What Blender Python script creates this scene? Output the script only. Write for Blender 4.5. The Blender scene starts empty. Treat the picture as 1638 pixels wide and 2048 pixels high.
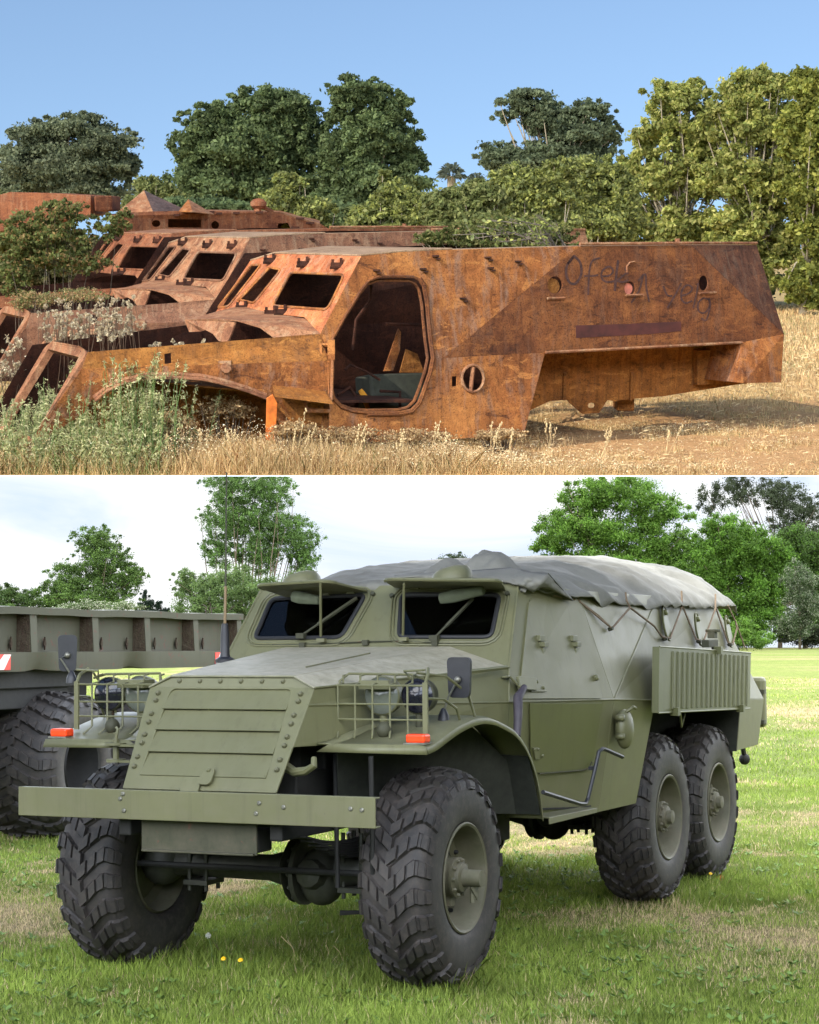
import bpy, bmesh, math, random
import numpy as np
from mathutils import Vector, Matrix
from mathutils.geometry import tessellate_polygon
random.seed(7); rng = np.random.default_rng(7)
D = bpy.data; SC = bpy.context.scene; COL = SC.collection

# ------------------------------------------------------------------ camera
F = 4004.0                      # focal length in pixels of the 1638 x 2048 photograph
CH = 1.705                      # eye height over the meadow
A = math.atan((1288 - 1024) / F)
cam = D.cameras.new('camera'); camo = D.objects.new('camera', cam); COL.objects.link(camo)
cam.sensor_fit = 'VERTICAL'; cam.sensor_height = 24; cam.lens = F / 2048 * 24
cam.clip_start = 0.1; cam.clip_end = 2000
camo.location = (0, 0, CH); camo.rotation_euler = (math.pi / 2 + A, 0, 0)
SC.camera = camo

# the rusting yard lies on a terrace that slopes up behind and above the meadow
HU = 450.0; CU = 1.65
TH = A + math.atan((1024 - HU) / F)
MU = Matrix.Translation((0, 0, CH)) @ Matrix.Rotation(TH, 4, 'X') @ Matrix.Translation((0, 0, -CU))
EDGE = 13.22                    # where the terrace begins

# ------------------------------------------------------------------ sky and sun
az, el = math.radians(46), math.radians(37)
su = Vector((-math.cos(az) * math.cos(el), -math.sin(az) * math.cos(el), math.sin(el)))
sw = (MU.to_3x3() @ su).normalized()
W = D.worlds.new('World'); SC.world = W; W.use_nodes = True
nt = W.node_tree; bg = nt.nodes['Background']
sk = nt.nodes.new('ShaderNodeTexSky'); sk.sky_type = 'NISHITA'; sk.sun_disc = False
sk.sun_elevation = math.asin(sw.z); sk.sun_rotation = math.atan2(sw.x, sw.y)
sk.air_density = 1.0; sk.dust_density = 0.6; sk.ozone_density = 2.0; sk.altitude = 300
nt.links.new(sk.outputs[0], bg.inputs[0]); bg.inputs[1].default_value = 0.148
sl = D.lights.new('sun', 'SUN'); sl.energy = 4.0; sl.angle = math.radians(0.5); sl.color = (1, .93, .80)
so = D.objects.new('sun', sl); COL.objects.link(so)
so.rotation_euler = sw.to_track_quat('Z', 'Y').to_euler(); so.location = (-20, -20, 40)
SC.view_settings.view_transform = 'Standard'; SC.view_settings.look = 'None'
SC.view_settings.exposure = 0.3; SC.view_settings.gamma = 1.0
SC.render.engine = 'CYCLES'
try:
    SC.cycles.max_bounces = 6; SC.cycles.transparent_max_bounces = 8
    SC.cycles.use_denoising = True; SC.cycles.caustics_reflective = False; SC.cycles.caustics_refractive = False
except Exception: pass

# ------------------------------------------------------------------ materials
def newmat(name):
    m = D.materials.new(name); m.use_nodes = True
    n = m.node_tree.nodes; l = m.node_tree.links
    return m, n, l, n['Principled BSDF']
def rgb(r, g, b):            # sRGB 0-255 -> linear
    f = lambda c: ((c / 255 + .055) / 1.055) ** 2.4 if c > 10.3 else c / 255 / 12.92
    return (f(r), f(g), f(b), 1)
def noise(n, l, co, scale, detail=4, rough=.55, dist=0):
    t = n.new('ShaderNodeTexNoise'); t.inputs['Scale'].default_value = scale
    t.inputs['Detail'].default_value = detail; t.inputs['Roughness'].default_value = rough
    t.inputs['Distortion'].default_value = dist
    l.new(co, t.inputs['Vector']); return t
def ramp(n, l, src, stops):
    r = n.new('ShaderNodeValToRGB'); e = r.color_ramp.elements
    e[0].position = stops[0][0]; e[0].color = stops[0][1]; e[1].position = stops[-1][0]; e[1].color = stops[-1][1]
    for p, c in stops[1:-1]: k = e.new(p); k.color = c
    l.new(src, r.inputs[0]); return r
def mixc(n, l, fac, a, b, mode='MIX'):
    m = n.new('ShaderNodeMix'); m.data_type = 'RGBA'; m.blend_type = mode
    for sock, v in ((m.inputs[0], fac), (m.inputs[6], a), (m.inputs[7], b)):
        if isinstance(v, (int, float)): sock.default_value = v
        elif isinstance(v, tuple): sock.default_value = v
        else: l.new(v, sock)
    return m.outputs[2]
def objco(n, l, scale=(1, 1, 1)):
    t = n.new('ShaderNodeTexCoord'); mp = n.new('ShaderNodeMapping'); mp.inputs['Scale'].default_value = scale
    l.new(t.outputs['Object'], mp.inputs[0]); return mp.outputs[0]
def bump(n, l, b, h, strength, dist=.01, prev=None):
    k = n.new('ShaderNodeBump'); k.inputs['Strength'].default_value = strength; k.inputs['Distance'].default_value = dist
    l.new(h, k.inputs['Height'])
    if prev: l.new(prev.outputs[0], k.inputs['Normal'])
    l.new(k.outputs[0], b.inputs['Normal']); return k
def grey(v): return (v, v, v, 1)

def paint(name, c, dusty=.35, rough=.5, rustspots=0.0, dust=(.30, .29, .22, 1), dents=.05):
    m, n, l, b = newmat(name)
    co = objco(n, l)
    n1 = noise(n, l, co, 1.3, 5, .6, .3); n2 = noise(n, l, co, 9, 6, .65); n3 = noise(n, l, co, 60, 3)
    st = noise(n, l, objco(n, l, (7, 7, .7)), 2.2, 5, .6)
    base = mixc(n, l, ramp(n, l, n1.outputs[0], [(.3, grey(0)), (.7, grey(1))]).outputs[0], tuple(x * .86 for x in c[:3]) + (1,), tuple(min(1, x * 1.12) for x in c[:3]) + (1,))
    g = n.new('ShaderNodeNewGeometry'); sep = n.new('ShaderNodeSeparateXYZ'); l.new(g.outputs['Normal'], sep.inputs[0])
    up = ramp(n, l, sep.outputs[2], [(.35, grey(0)), (.95, grey(1))])
    mm = n.new('ShaderNodeMath'); mm.operation = 'MULTIPLY_ADD'; mm.inputs[1].default_value = dusty * 1.2
    l.new(up.outputs[0], mm.inputs[0])
    m2 = n.new('ShaderNodeMath'); m2.operation = 'MULTIPLY'; m2.inputs[1].default_value = dusty * .35
    l.new(ramp(n, l, n2.outputs[0], [(.4, grey(0)), (.75, grey(1))]).outputs[0], m2.inputs[0]); l.new(m2.outputs[0], mm.inputs[2])
    m3 = n.new('ShaderNodeMath'); m3.operation = 'MULTIPLY'; l.new(mm.outputs[0], m3.inputs[0]); l.new(st.outputs[0], m3.inputs[1])
    base = mixc(n, l, m3.outputs[0], base, dust)
    if rustspots:
        rs = ramp(n, l, noise(n, l, co, 14, 7, .7).outputs[0], [(.63 - rustspots, grey(0)), (.68 - rustspots, grey(1))])
        base = mixc(n, l, rs.outputs[0], base, (.09, .035, .02, 1))
    cs = noise(n, l, objco(n, l, (14, 14, .8)), 1.5, 6, .7)
    base = mixc(n, l, ramp(n, l, cs.outputs[0], [(.54, grey(0)), (.72, grey(.32))]).outputs[0], base, tuple(x * .45 for x in c[:3]) + (1,))
    ch_ = noise(n, l, co, 38, 4, .8)
    base = mixc(n, l, ramp(n, l, ch_.outputs[0], [(.70, grey(0)), (.73, grey(.55))]).outputs[0], base, (.05, .045, .03, 1))
    pz = n.new('ShaderNodeSeparateXYZ'); l.new(co, pz.inputs[0]); ml = n.new('ShaderNodeMapRange'); ml.inputs[1].default_value = 1.15; ml.inputs[2].default_value = .5; ml.inputs[4].default_value = .5; l.new(pz.outputs[2], ml.inputs[0])
    mx_ = n.new('ShaderNodeMath'); mx_.operation = 'MULTIPLY'; l.new(ml.outputs[0], mx_.inputs[0]); l.new(ramp(n, l, n2.outputs[0], [(.42, grey(0)), (.7, grey(1))]).outputs[0], mx_.inputs[1])
    base = mixc(n, l, mx_.outputs[0], base, (.14, .115, .08, 1))
    l.new(base, b.inputs['Base Color'])
    l.new(ramp(n, l, n2.outputs[0], [(.3, grey(rough - .03)), (.7, grey(rough + .06))]).outputs[0], b.inputs['Roughness'])
    k = bump(n, l, b, noise(n, l, co, 3.0, 2).outputs[0], dents, .02)
    bump(n, l, b, n3.outputs[0], .08, .001, k)
    return m
def plain(name, c, rough=.6, metal=0, spec=None, nz=0.0, scale=20):
    m, n, l, b = newmat(name)
    if nz:
        co = objco(n, l); t = noise(n, l, co, scale, 5, .6)
        v = mixc(n, l, ramp(n, l, t.outputs[0], [(.3, grey(0)), (.7, grey(1))]).outputs[0], tuple(x * (1 - nz) for x in c[:3]) + (1,), tuple(min(1, x * (1 + nz)) for x in c[:3]) + (1,))
        l.new(v, b.inputs['Base Color']); bump(n, l, b, t.outputs[0], .2, .004)
    else: b.inputs['Base Color'].default_value = tuple(c[:3]) + (1,)
    b.inputs['Roughness'].default_value = rough; b.inputs['Metallic'].default_value = metal
    if spec is not None: b.inputs['Specular IOR Level'].default_value = spec
    return m
def rust(name, cols, scale=1.0, blotch=.5, rough=.85):
    """cols: dark, mid, bright, dusty"""
    m, n, l, b = newmat(name); co = objco(n, l)
    n1 = noise(n, l, co, 1.6 * scale, 7, .62, .6); n2 = noise(n, l, co, 7 * scale, 8, .68, .4)
    n3 = noise(n, l, objco(n, l, (5, 5, .9)), 2.6 * scale, 6, .65, .5); n4 = noise(n, l, co, 90, 5, .7)
    c1 = ramp(n, l, n1.outputs[0], [(.32, cols[0]), (.5, cols[1]), (.66, cols[2])])
    c2 = ramp(n, l, n2.outputs[0], [(.30, cols[0]), (.52, cols[1]), (.70, cols[2])])
    x = mixc(n, l, .5, c1.outputs[0], c2.outputs[0])
    n5 = noise(n, l, objco(n, l, (11, 11, .55)), 1.7 * scale, 7, .7, .3)
    x = mixc(n, l, ramp(n, l, n5.outputs[0], [(.52, grey(0)), (.66, grey(.45))]).outputs[0], x, tuple(v * .62 for v in cols[0][:3]) + (1,))
    n6 = noise(n, l, objco(n, l, (1.2, 1.2, 3)), 3.3 * scale, 9, .75, 1.2)
    x = mixc(n, l, ramp(n, l, n6.outputs[0], [(.55, grey(0)), (.60, grey(.6))]).outputs[0], x, cols[2])
    x = mixc(n, l, ramp(n, l, n6.outputs[0], [(.38, grey(.75)), (.44, grey(0))]).outputs[0], x, cols[0])
    f = ramp(n, l, n3.outputs[0], [(.50, grey(0)), (.68, grey(blotch))])
    x = mixc(n, l, f.outputs[0], x, cols[3])
    sp = ramp(n, l, n4.outputs[0], [(.36, grey(.6)), (.50, grey(0))])
    x = mixc(n, l, sp.outputs[0], x, tuple(v * .35 for v in cols[0][:3]) + (1,))
    l.new(x, b.inputs['Base Color']); b.inputs['Roughness'].default_value = rough
    b.inputs['Specular IOR Level'].default_value = .2
    kk = bump(n, l, b, n1.outputs[0], .6, .05); k = bump(n, l, b, n6.outputs[0], .4, .01, kk); bump(n, l, b, n4.outputs[0], .35, .003, k)
    return m
def leafmat(name, trans=.35, rough=.55):
    m, n, l, b = newmat(name)
    a = n.new('ShaderNodeAttribute'); a.attribute_name = 'col'
    l.new(a.outputs['Color'], b.inputs['Base Color']); b.inputs['Roughness'].default_value = rough
    b.inputs['Specular IOR Level'].default_value = .25
    t = n.new('ShaderNodeBsdfTranslucent'); l.new(a.outputs['Color'], t.inputs[0])
    mx = n.new('ShaderNodeMixShader'); mx.inputs[0].default_value = trans
    l.new(b.outputs[0], mx.inputs[1]); l.new(t.outputs[0], mx.inputs[2]); l.new(mx.outputs[0], n['Material Output'].inputs[0])
    return m
LEAF = leafmat('leaf', .5); BLADE = leafmat('grass_blade', .25, .6)

# ------------------------------------------------------------------ mesh helpers
def npv(p): return np.array(p, float)
def unit(v): v = npv(v); return v / (np.linalg.norm(v) + 1e-12)
class MB:
    def __init__(s): s.v = []; s.f = []; s.mi = []; s.cm = 0
    def add(s, vs, fs):
        o = len(s.v); s.v += [tuple(map(float, p)) for p in vs]
        for f in fs: s.f.append(tuple(i + o for i in f)); s.mi.append(s.cm)
        return s
    def box(s, c, size, R=None):
        h = npv(size) / 2; P = []
        for z in (-1, 1):
            for x, y in ((-1, -1), (1, -1), (1, 1), (-1, 1)):
                p = npv((x, y, z)) * h
                if R is not None: p = R @ p
                P.append(p + npv(c))
        return s.add(P, [(0, 3, 2, 1), (4, 5, 6, 7), (0, 1, 5, 4), (1, 2, 6, 5), (2, 3, 7, 6), (3, 0, 4, 7)])
    def quad(s, *p): return s.add(p, [tuple(range(len(p)))])
    def plate(s, outer, holes=(), t=(0, 0, .006)):
        """flat polygon with holes, given a real thickness along t"""
        loops = [[Vector(map(float, p)) for p in L] for L in [outer] + list(holes)]
        tr = tessellate_polygon(loops); flat = [p for L in loops for p in L]; n = len(flat)
        tv = Vector(map(float, t)); P = flat + [p + tv for p in flat]; fs = []
        for a, b, c in tr:
            nn = (flat[b] - flat[a]).cross(flat[c] - flat[a])
            if nn.dot(tv) > 0: a, c = c, a
            fs += [(a, b, c), (c + n, b + n, a + n)]
        o = 0
        cen = sum(flat, Vector()) / n
        for L in loops:
            k = len(L)
            for i in range(k):
                a, b = o + i, o + (i + 1) % k; fs.append((a, b, b + n, a + n))
            o += k
        return s.add(P, fs)
    def tube(s, pts, r, n=8, closed=False, cap=True):
        pts = [npv(p) for p in pts]; m = len(pts); P = []; fs = []
        rs = r if hasattr(r, '__len__') else [r] * m
        prev = None
        for i, p in enumerate(pts):
            a = pts[(i - 1) % m] if (closed or i > 0) else p; b = pts[(i + 1) % m] if (closed or i < m - 1) else p
            t = unit(b - a)
            if prev is None:
                u = np.cross(t, (0, 0, 1)); u = np.cross(t, (0, 1, 0)) if np.linalg.norm(u) < .2 else u
            else: u = prev - t * (prev @ t)
            u = unit(u); prev = u; w = np.cross(t, u)
            for k in range(n):
                q = 2 * math.pi * k / n; P.append(p + rs[i] * (math.cos(q) * u + math.sin(q) * w))
        for i in range(m if closed else m - 1):
            j = (i + 1) % m
            for k in range(n): fs.append((i * n + k, i * n + (k + 1) % n, j * n + (k + 1) % n, j * n + k))
        if cap and not closed: fs += [tuple(range(n - 1, -1, -1)), tuple((m - 1) * n + k for k in range(n))]
        return s.add(P, fs)
    def cyl(s, a, b, r, n=12, r2=None): return s.tube([a, b], [r, r if r2 is None else r2], n)
    def rev(s, prof, o=(0, 0, 0), ax=(0, 1, 0), n=32, a0=0, a1=2 * math.pi):
        """prof: (radius, height along ax)"""
        ax = unit(ax); u = unit(np.cross(ax, (0, 0, 1)) if abs(ax[2]) < .9 else np.cross(ax, (1, 0, 0))); w = np.cross(ax, u)
        full = abs(a1 - a0 - 2 * math.pi) < 1e-6; m = n if full else n + 1; P = []; fs = []
        for k in range(m):
            q = a0 + (a1 - a0) * k / n
            for r, h in prof: P.append(npv(o) + ax * h + r * (math.cos(q) * u + math.sin(q) * w))
        L = len(prof)
        for k in range(n):
            j = (k + 1) % m
            for i in range(L - 1): fs.append((k * L + i, j * L + i, j * L + i + 1, k * L + i + 1))
        return s.add(P, fs)
    def ball(s, c, r, n=12, sc=(1, 1, 1)):
        pr = [(r * math.sin(math.pi * i / (n // 2)) + 1e-6, -r * math.cos(math.pi * i / (n // 2))) for i in range(n // 2 + 1)]
        o = len(s.v); s.rev(pr, (0, 0, 0), (0, 0, 1), n)
        for i in range(o, len(s.v)): s.v[i] = tuple(npv(s.v[i]) * npv(sc) + npv(c))
        return s
    def bolt(s, p, nrm, r=.012, h=.01):
        nrm = unit(nrm); return s.tube([npv(p), npv(p) + nrm * h * .6, npv(p) + nrm * h], [r, r, r * .6], 7)
    def grid(s, P):
        """P: rows x cols x 3"""
        P = np.array(P); a, b = P.shape[:2]
        return s.add(P.reshape(-1, 3), [(i * b + j, i * b + j + 1, (i + 1) * b + j + 1, (i + 1) * b + j) for i in range(a - 1) for j in range(b - 1)])
    def split(s, name, mat, parent=None, gap=.004, **k):
        """one object for every piece that stands apart from the others"""
        n = len(s.v); par = list(range(n))
        def find(a):
            while par[a] != a: par[a] = par[par[a]]; a = par[a]
            return a
        for f in s.f:
            for i in f[1:]:
                a, b = find(f[0]), find(i)
                if a != b: par[a] = b
        V = np.array(s.v); comp = {}
        for i in range(n): comp.setdefault(find(i), []).append(i)
        cs = [[set(ix), V[ix].min(0) - gap, V[ix].max(0) + gap] for ix in comp.values()]
        go = True
        while go:
            go = False; out = []
            for c in cs:
                for d in out:
                    if (c[1] < d[2]).all() and (d[1] < c[2]).all():
                        d[0] |= c[0]; d[1] = np.minimum(c[1], d[1]); d[2] = np.maximum(c[2], d[2]); go = True; break
                else: out.append(c)
            cs = out
        res = []
        for c in cs:
            mb = MB(); ix = sorted(c[0]); mp = {a: b for b, a in enumerate(ix)}
            mb.v = [s.v[i] for i in ix]
            for f, m_ in zip(s.f, s.mi):
                if f[0] in mp: mb.f.append(tuple(mp[i] for i in f)); mb.mi.append(m_)
            res.append(mb.build(name, mat, parent, **k))
        return res
    def build(s, name, mat, parent=None, smooth=False, bevel=0, solid=0, mats=None, seg=2):
        me = D.meshes.new(name); me.from_pydata(s.v, [], s.f); me.update()
        for m_ in (mats or [mat]): me.materials.append(m_)
        if mats: me.polygons.foreach_set('material_index', s.mi)
        bm = bmesh.new(); bm.from_mesh(me); bmesh.ops.recalc_face_normals(bm, faces=bm.faces)
        bm.to_mesh(me); bm.free()
        if smooth:
            me.polygons.foreach_set('use_smooth', [True] * len(me.polygons))
            if smooth != 'all': me.set_sharp_from_angle(angle=math.radians(38))
        o = D.objects.new(name, me); COL.objects.link(o)
        if parent is not None: o.parent = parent
        if solid:
            q = o.modifiers.new('solid', 'SOLIDIFY'); q.thickness = solid; q.offset = 0
        if bevel:
            q = o.modifiers.new('bevel', 'BEVEL'); q.width = bevel; q.segments = seg; q.limit_method = 'ANGLE'; q.angle_limit = math.radians(40); q.use_clamp_overlap = True
        return o
def tag(o, label=None, cat=None, group=None, kind=None):
    if label: o['label'] = label
    if cat: o['category'] = cat
    if group: o['group'] = group
    if kind: o['kind'] = kind
    return o
def empty(name, M, label, cat, group=None):
    o = D.objects.new(name, None); COL.objects.link(o); o.empty_display_size = .3
    o.matrix_world = M if isinstance(M, Matrix) else Matrix.Translation(M)
    return tag(o, label, cat, group)
def copy_tree(o, parent=None):
    c = o.copy(); COL.objects.link(c)
    if parent is not None: c.parent = parent
    for ch in [x for x in D.objects if x.parent == o]: copy_tree(ch, c)
    return c
def rounded(P, r, k=4):
    """round the corners of a closed polygon"""
    P = [npv(p) for p in P]; n = len(P); out = []
    rs = r if hasattr(r, '__len__') else [r] * n
    for i, p in enumerate(P):
        a = unit(P[i - 1] - p); b = unit(P[(i + 1) % n] - p)
        la = np.linalg.norm(P[i - 1] - p); lb = np.linalg.norm(P[(i + 1) % n] - p)
        q = min(rs[i], la * .49, lb * .49); s0 = p + a * q; s1 = p + b * q
        for j in range(k + 1):
            t = j / k; out.append((1 - t) ** 2 * s0 + 2 * t * (1 - t) * p + t * t * s1)
    return out
def inset(P, d):
    P = [npv(p) for p in P]; c = sum(P) / len(P); nrm = npv((0, 0, 0))
    for i in range(len(P)): nrm = nrm + np.cross(P[i] - c, P[(i + 1) % len(P)] - c)
    nrm = unit(nrm); out = []
    for i, p in enumerate(P):
        a = unit(p - P[i - 1]) if np.linalg.norm(p - P[i - 1]) > 1e-9 else unit(p - P[i - 2]); b = unit(P[(i + 1) % len(P)] - p)
        t = unit(a + b); out.append(p + np.cross(nrm, t) * d)
    return out
# numpy meshes of many small faces (leaves, blades), one colour per face corner
def fastmesh(name, verts, k, cols, mat, parent=None, kind=None):
    """verts: (n*k,3) polygons of k corners; cols (n,3)"""
    n = len(verts) // k
    me = D.meshes.new(name); me.vertices.add(n * k); me.vertices.foreach_set('co', np.ascontiguousarray(verts, np.float32).ravel())
    me.loops.add(n * k); me.loops.foreach_set('vertex_index', np.arange(n * k, dtype=np.int32))
    me.polygons.add(n); me.polygons.foreach_set('loop_start', np.arange(0, n * k, k, dtype=np.int32))
    at = me.attributes.new('col', 'FLOAT_COLOR', 'POINT')
    c = np.ones((n, k, 4), np.float32); c[:, :, :3] = cols[:, None, :]; at.data.foreach_set('color', c.ravel())
    me.update(calc_edges=True); me.materials.append(mat)
    o = D.objects.new(name, me); COL.objects.link(o)
    if parent is not None: o.parent = parent
    if kind: o['kind'] = kind
    return o
_lat = rng.random((256, 256))
def vnoise(x, y):
    xi = np.floor(x).astype(int); yi = np.floor(y).astype(int); fx = x - xi; fy = y - yi
    fx = fx * fx * (3 - 2 * fx); fy = fy * fy * (3 - 2 * fy)
    g = lambda a, b: _lat[a % 256, b % 256]
    return (g(xi, yi) * (1 - fx) + g(xi + 1, yi) * fx) * (1 - fy) + (g(xi, yi + 1) * (1 - fx) + g(xi + 1, yi + 1) * fx) * fy
def fbm(x, y, s=1.0, o=4):
    v = 0; a = .5; t = 0
    for i in range(o): v = v + a * vnoise(x * s + 17.3 * i, y * s + 5.1 * i); t += a; a *= .5; s *= 2.03
    return v / t

# a pixel of the photograph as a direction, from the meadow's eye point
ca, sa = math.cos(A), math.sin(A)
def ray(px, py):
    x = (px - 819) / F; u = (1024 - py) / F
    return npv((x, ca - u * sa, sa + u * ca))
def at(px, py, y):            # the point at distance y down the meadow
    d = ray(px, py); return npv((0, 0, CH)) + d * (y / d[1])
cu_, su_ = math.cos(TH - A), math.sin(TH - A)
def rayU(px, py):
    x = (px - 819) / F; u = (1024 - py) / F
    return npv((x, cu_ + u * su_, -su_ + u * cu_))
def atU(px, py, y):           # the point at distance y in the yard's own frame
    d = rayU(px, py); return npv((0, 0, CU)) + d * (y / d[1])
# ------------------------------------------------------------------ ground and sky of the meadow
def zlow(x, y):
    t = np.clip((np.asarray(y, float) - 28) / 80, 0, 1); t = t * t * (3 - 2 * t)
    return t * 1.10 + .0127 * np.clip(np.asarray(y, float) - 10.4, -2, 25) + .03 * (fbm(np.asarray(x, float), np.asarray(y, float), .35, 3) - .5) * np.clip(np.asarray(y) / 8, .3, 3)
def dry_low(x, y):
    """0 green .. 1 straw"""
    v = fbm(x, y, .8, 4) * .6 + fbm(x, y, 3.5, 3) * .4
    d = np.clip((v - .545) * 6, 0, .8)
    px = 819 + F * x / y; py = 1288 + CH * F / y
    def bl(cx, cy, rx, ry, a): return a * np.exp(-(((px - cx) / rx) ** 2 + ((py - cy) / ry) ** 2))
    k = fbm(x, y, 3.5, 3)
    e = bl(60, 1840, 110, 50, .9) + bl(420, 1760, 130, 50, .85) + bl(1500, 1880, 230, 70, .65) + bl(1120, 1985, 150, 40, .6) + bl(1590, 1462, 230, 12, .8) + bl(1060, 1672, 180, 22, .9) + bl(1560, 1665, 110, 22, .3) + bl(1560, 1330, 220, 18, .35)
    g = bl(850, 1950, 420, 90, .9) + bl(1300, 1800, 300, 40, .8) + bl(150, 1980, 300, 80, .5)
    return np.clip(d + e * (.5 + k) - g * .7, 0, 1)
def sheet(name, xs, ys, zf, colf, mat, M=None, kind='structure'):
    X, Y = np.meshgrid(xs, ys); Z = zf(X, Y); a, b = X.shape
    me = D.meshes.new(name); V = np.stack([X, Y, Z], -1).reshape(-1, 3)
    i, j = np.meshgrid(np.arange(a - 1), np.arange(b - 1), indexing='ij'); q = (i * b + j).ravel()
    Fc = np.stack([q, q + 1, q + b + 1, q + b], 1)
    me.vertices.add(len(V)); me.vertices.foreach_set('co', V.astype(np.float32).ravel())
    me.loops.add(Fc.size); me.loops.foreach_set('vertex_index', Fc.astype(np.int32).ravel())
    me.polygons.add(len(Fc)); me.polygons.foreach_set('loop_start', np.arange(0, Fc.size, 4, dtype=np.int32))
    at_ = me.attributes.new('col', 'FLOAT_COLOR', 'POINT'); c = np.ones((len(V), 4), np.float32); c[:, :3] = colf(V[:, 0], V[:, 1]); at_.data.foreach_set('color', c.ravel())
    me.update(calc_edges=True); me.materials.append(mat)
    me.polygons.foreach_set('use_smooth', [True] * len(me.polygons))
    o = D.objects.new(name, me); COL.objects.link(o); o['kind'] = kind
    if M is not None: o.matrix_world = M
    return o
def groundmat(name, var, fine, bs):
    m, n, l, b = newmat(name); co = objco(n, l)
    a = n.new('ShaderNodeAttribute'); a.attribute_name = 'col'
    t = noise(n, l, co, fine, 6, .7); t2 = noise(n, l, objco(n, l, (1, .35, 1)), fine * .2, 5, .6)
    x = mixc(n, l, ramp(n, l, t.outputs[0], [(.3, grey(1 - var)), (.7, grey(1))]).outputs[0], (0, 0, 0, 1), a.outputs['Color'])
    y = mixc(n, l, 1.0, a.outputs['Color'], ramp(n, l, t.outputs[0], [(.32, grey(1 - var)), (.68, grey(1 + var * .3))]).outputs[0], 'MULTIPLY')
    y = mixc(n, l, 1.0, y, ramp(n, l, t2.outputs[0], [(.3, grey(1 - var * .5)), (.7, grey(1))]).outputs[0], 'MULTIPLY')
    l.new(y, b.inputs['Base Color']); b.inputs['Roughness'].default_value = .95; b.inputs['Specular IOR Level'].default_value = .1
    bump(n, l, b, t.outputs[0], .8, bs); return m
G1, G2, G3 = npv((.13, .18, .03)), npv((.19, .23, .05)), npv((.44, .34, .18))
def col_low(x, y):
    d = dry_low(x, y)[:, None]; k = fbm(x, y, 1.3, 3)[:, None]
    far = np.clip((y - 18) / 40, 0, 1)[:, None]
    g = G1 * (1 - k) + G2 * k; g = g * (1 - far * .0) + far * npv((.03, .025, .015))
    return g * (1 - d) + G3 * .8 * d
xs = np.concatenate([np.linspace(-70, -9, 20), np.linspace(-8.5, 8.5, 170), np.linspace(9, 70, 20)])
ys = np.concatenate([np.linspace(-24, 7, 12), np.linspace(7.2, 24, 170), np.linspace(24.5, 160, 120)])
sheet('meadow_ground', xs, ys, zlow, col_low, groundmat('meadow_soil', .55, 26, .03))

# overcast sky round the meadow: far backdrop, unseen ceiling and vault added as fill light and sun block
ez = lambda y: (MU @ Vector((0, y, 0))).z
def skymat():
    m = D.materials.new('overcast_cloud_and_fill'); m.use_nodes = True; n = m.node_tree.nodes; l = m.node_tree.links
    n.remove(n['Principled BSDF']); e = n.new('ShaderNodeEmission'); l.new(e.outputs[0], n['Material Output'].inputs[0])
    co = objco(n, l, (1, .5, 2.6)); t = noise(n, l, co, .035, 7, .55, .8)
    c = ramp(n, l, t.outputs[0], [(.35, (.58, .70, .90, 1)), (.46, (.80, .85, .93, 1)), (.56, (.96, .97, .98, 1))])
    l.new(c.outputs[0], e.inputs[0])
    tc = n.new('ShaderNodeTexCoord'); sp = n.new('ShaderNodeSeparateXYZ'); l.new(tc.outputs['Object'], sp.inputs[0])
    # unseen near parts glow far brighter, as fill light for the meadow
    def mr(src, a_, b_, c_, d_):
        q = n.new('ShaderNodeMapRange'); q.inputs[1].default_value = a_; q.inputs[2].default_value = b_; q.inputs[3].default_value = c_; q.inputs[4].default_value = d_
        l.new(src, q.inputs[0]); return q.outputs[0]
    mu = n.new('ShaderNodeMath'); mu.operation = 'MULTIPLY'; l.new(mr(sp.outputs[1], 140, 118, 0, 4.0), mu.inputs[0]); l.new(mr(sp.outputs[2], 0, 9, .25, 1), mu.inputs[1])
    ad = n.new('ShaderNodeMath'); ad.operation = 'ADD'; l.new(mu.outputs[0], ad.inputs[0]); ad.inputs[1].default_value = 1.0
    ax = n.new('ShaderNodeMath'); ax.operation = 'ADD'; l.new(ad.outputs[0], ax.inputs[0]); my = n.new('ShaderNodeMath'); my.operation = 'MULTIPLY'; l.new(mr(sp.outputs[1], 40, 16, 0, SKY_FILL - 5.0), my.inputs[0]); l.new(mr(sp.outputs[2], 0, 9, .2, 1), my.inputs[1]); l.new(my.outputs[0], ax.inputs[1])
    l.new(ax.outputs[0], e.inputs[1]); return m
SKY_FILL = 7.0  # sets the extra glow of the shell's unseen near parts
rows = []
e0 = MU @ Vector((0, EDGE, 0))
prof = [(e0.y + .001, e0.z - .004), (e0.y + 2.5, ez(EDGE + 2.6) - .25)]
for y in (25, 45, 70, 100, 125): prof.append((y, e0.z + (y - e0.y) * math.tan(TH) - .3 - y * .02))
prof += [(148, 22), (158, 14), (160, 5), (160, -2)]
mb = MB(); xsx = list(np.linspace(-68, 68, 24))
mb.grid([[(x, y, z) for x in xsx] for y, z in prof])
vault = [(0.5, 10.6), (-5, 14.2), (-12, 17.5), (-19, 14), (-24, 7), (-25, -2)]  # unseen shell behind the camera, added to stop the sun and give light
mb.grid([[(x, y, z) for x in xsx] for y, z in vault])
for X in (-68, 68):
    mb.add([(X, y, z) for y, z in prof[:-1]] + [(X, 160, -2), (X, e0.y, -2)], [tuple(range(len(prof) + 1))])
    mb.add([(X, y, z) for y, z in vault] + [(X, e0.y, -2), (X, e0.y, e0.z)], [tuple(range(len(vault) + 2))])
o = mb.build('sky_and_light_shell', skymat()); o['kind'] = 'structure'

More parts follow.
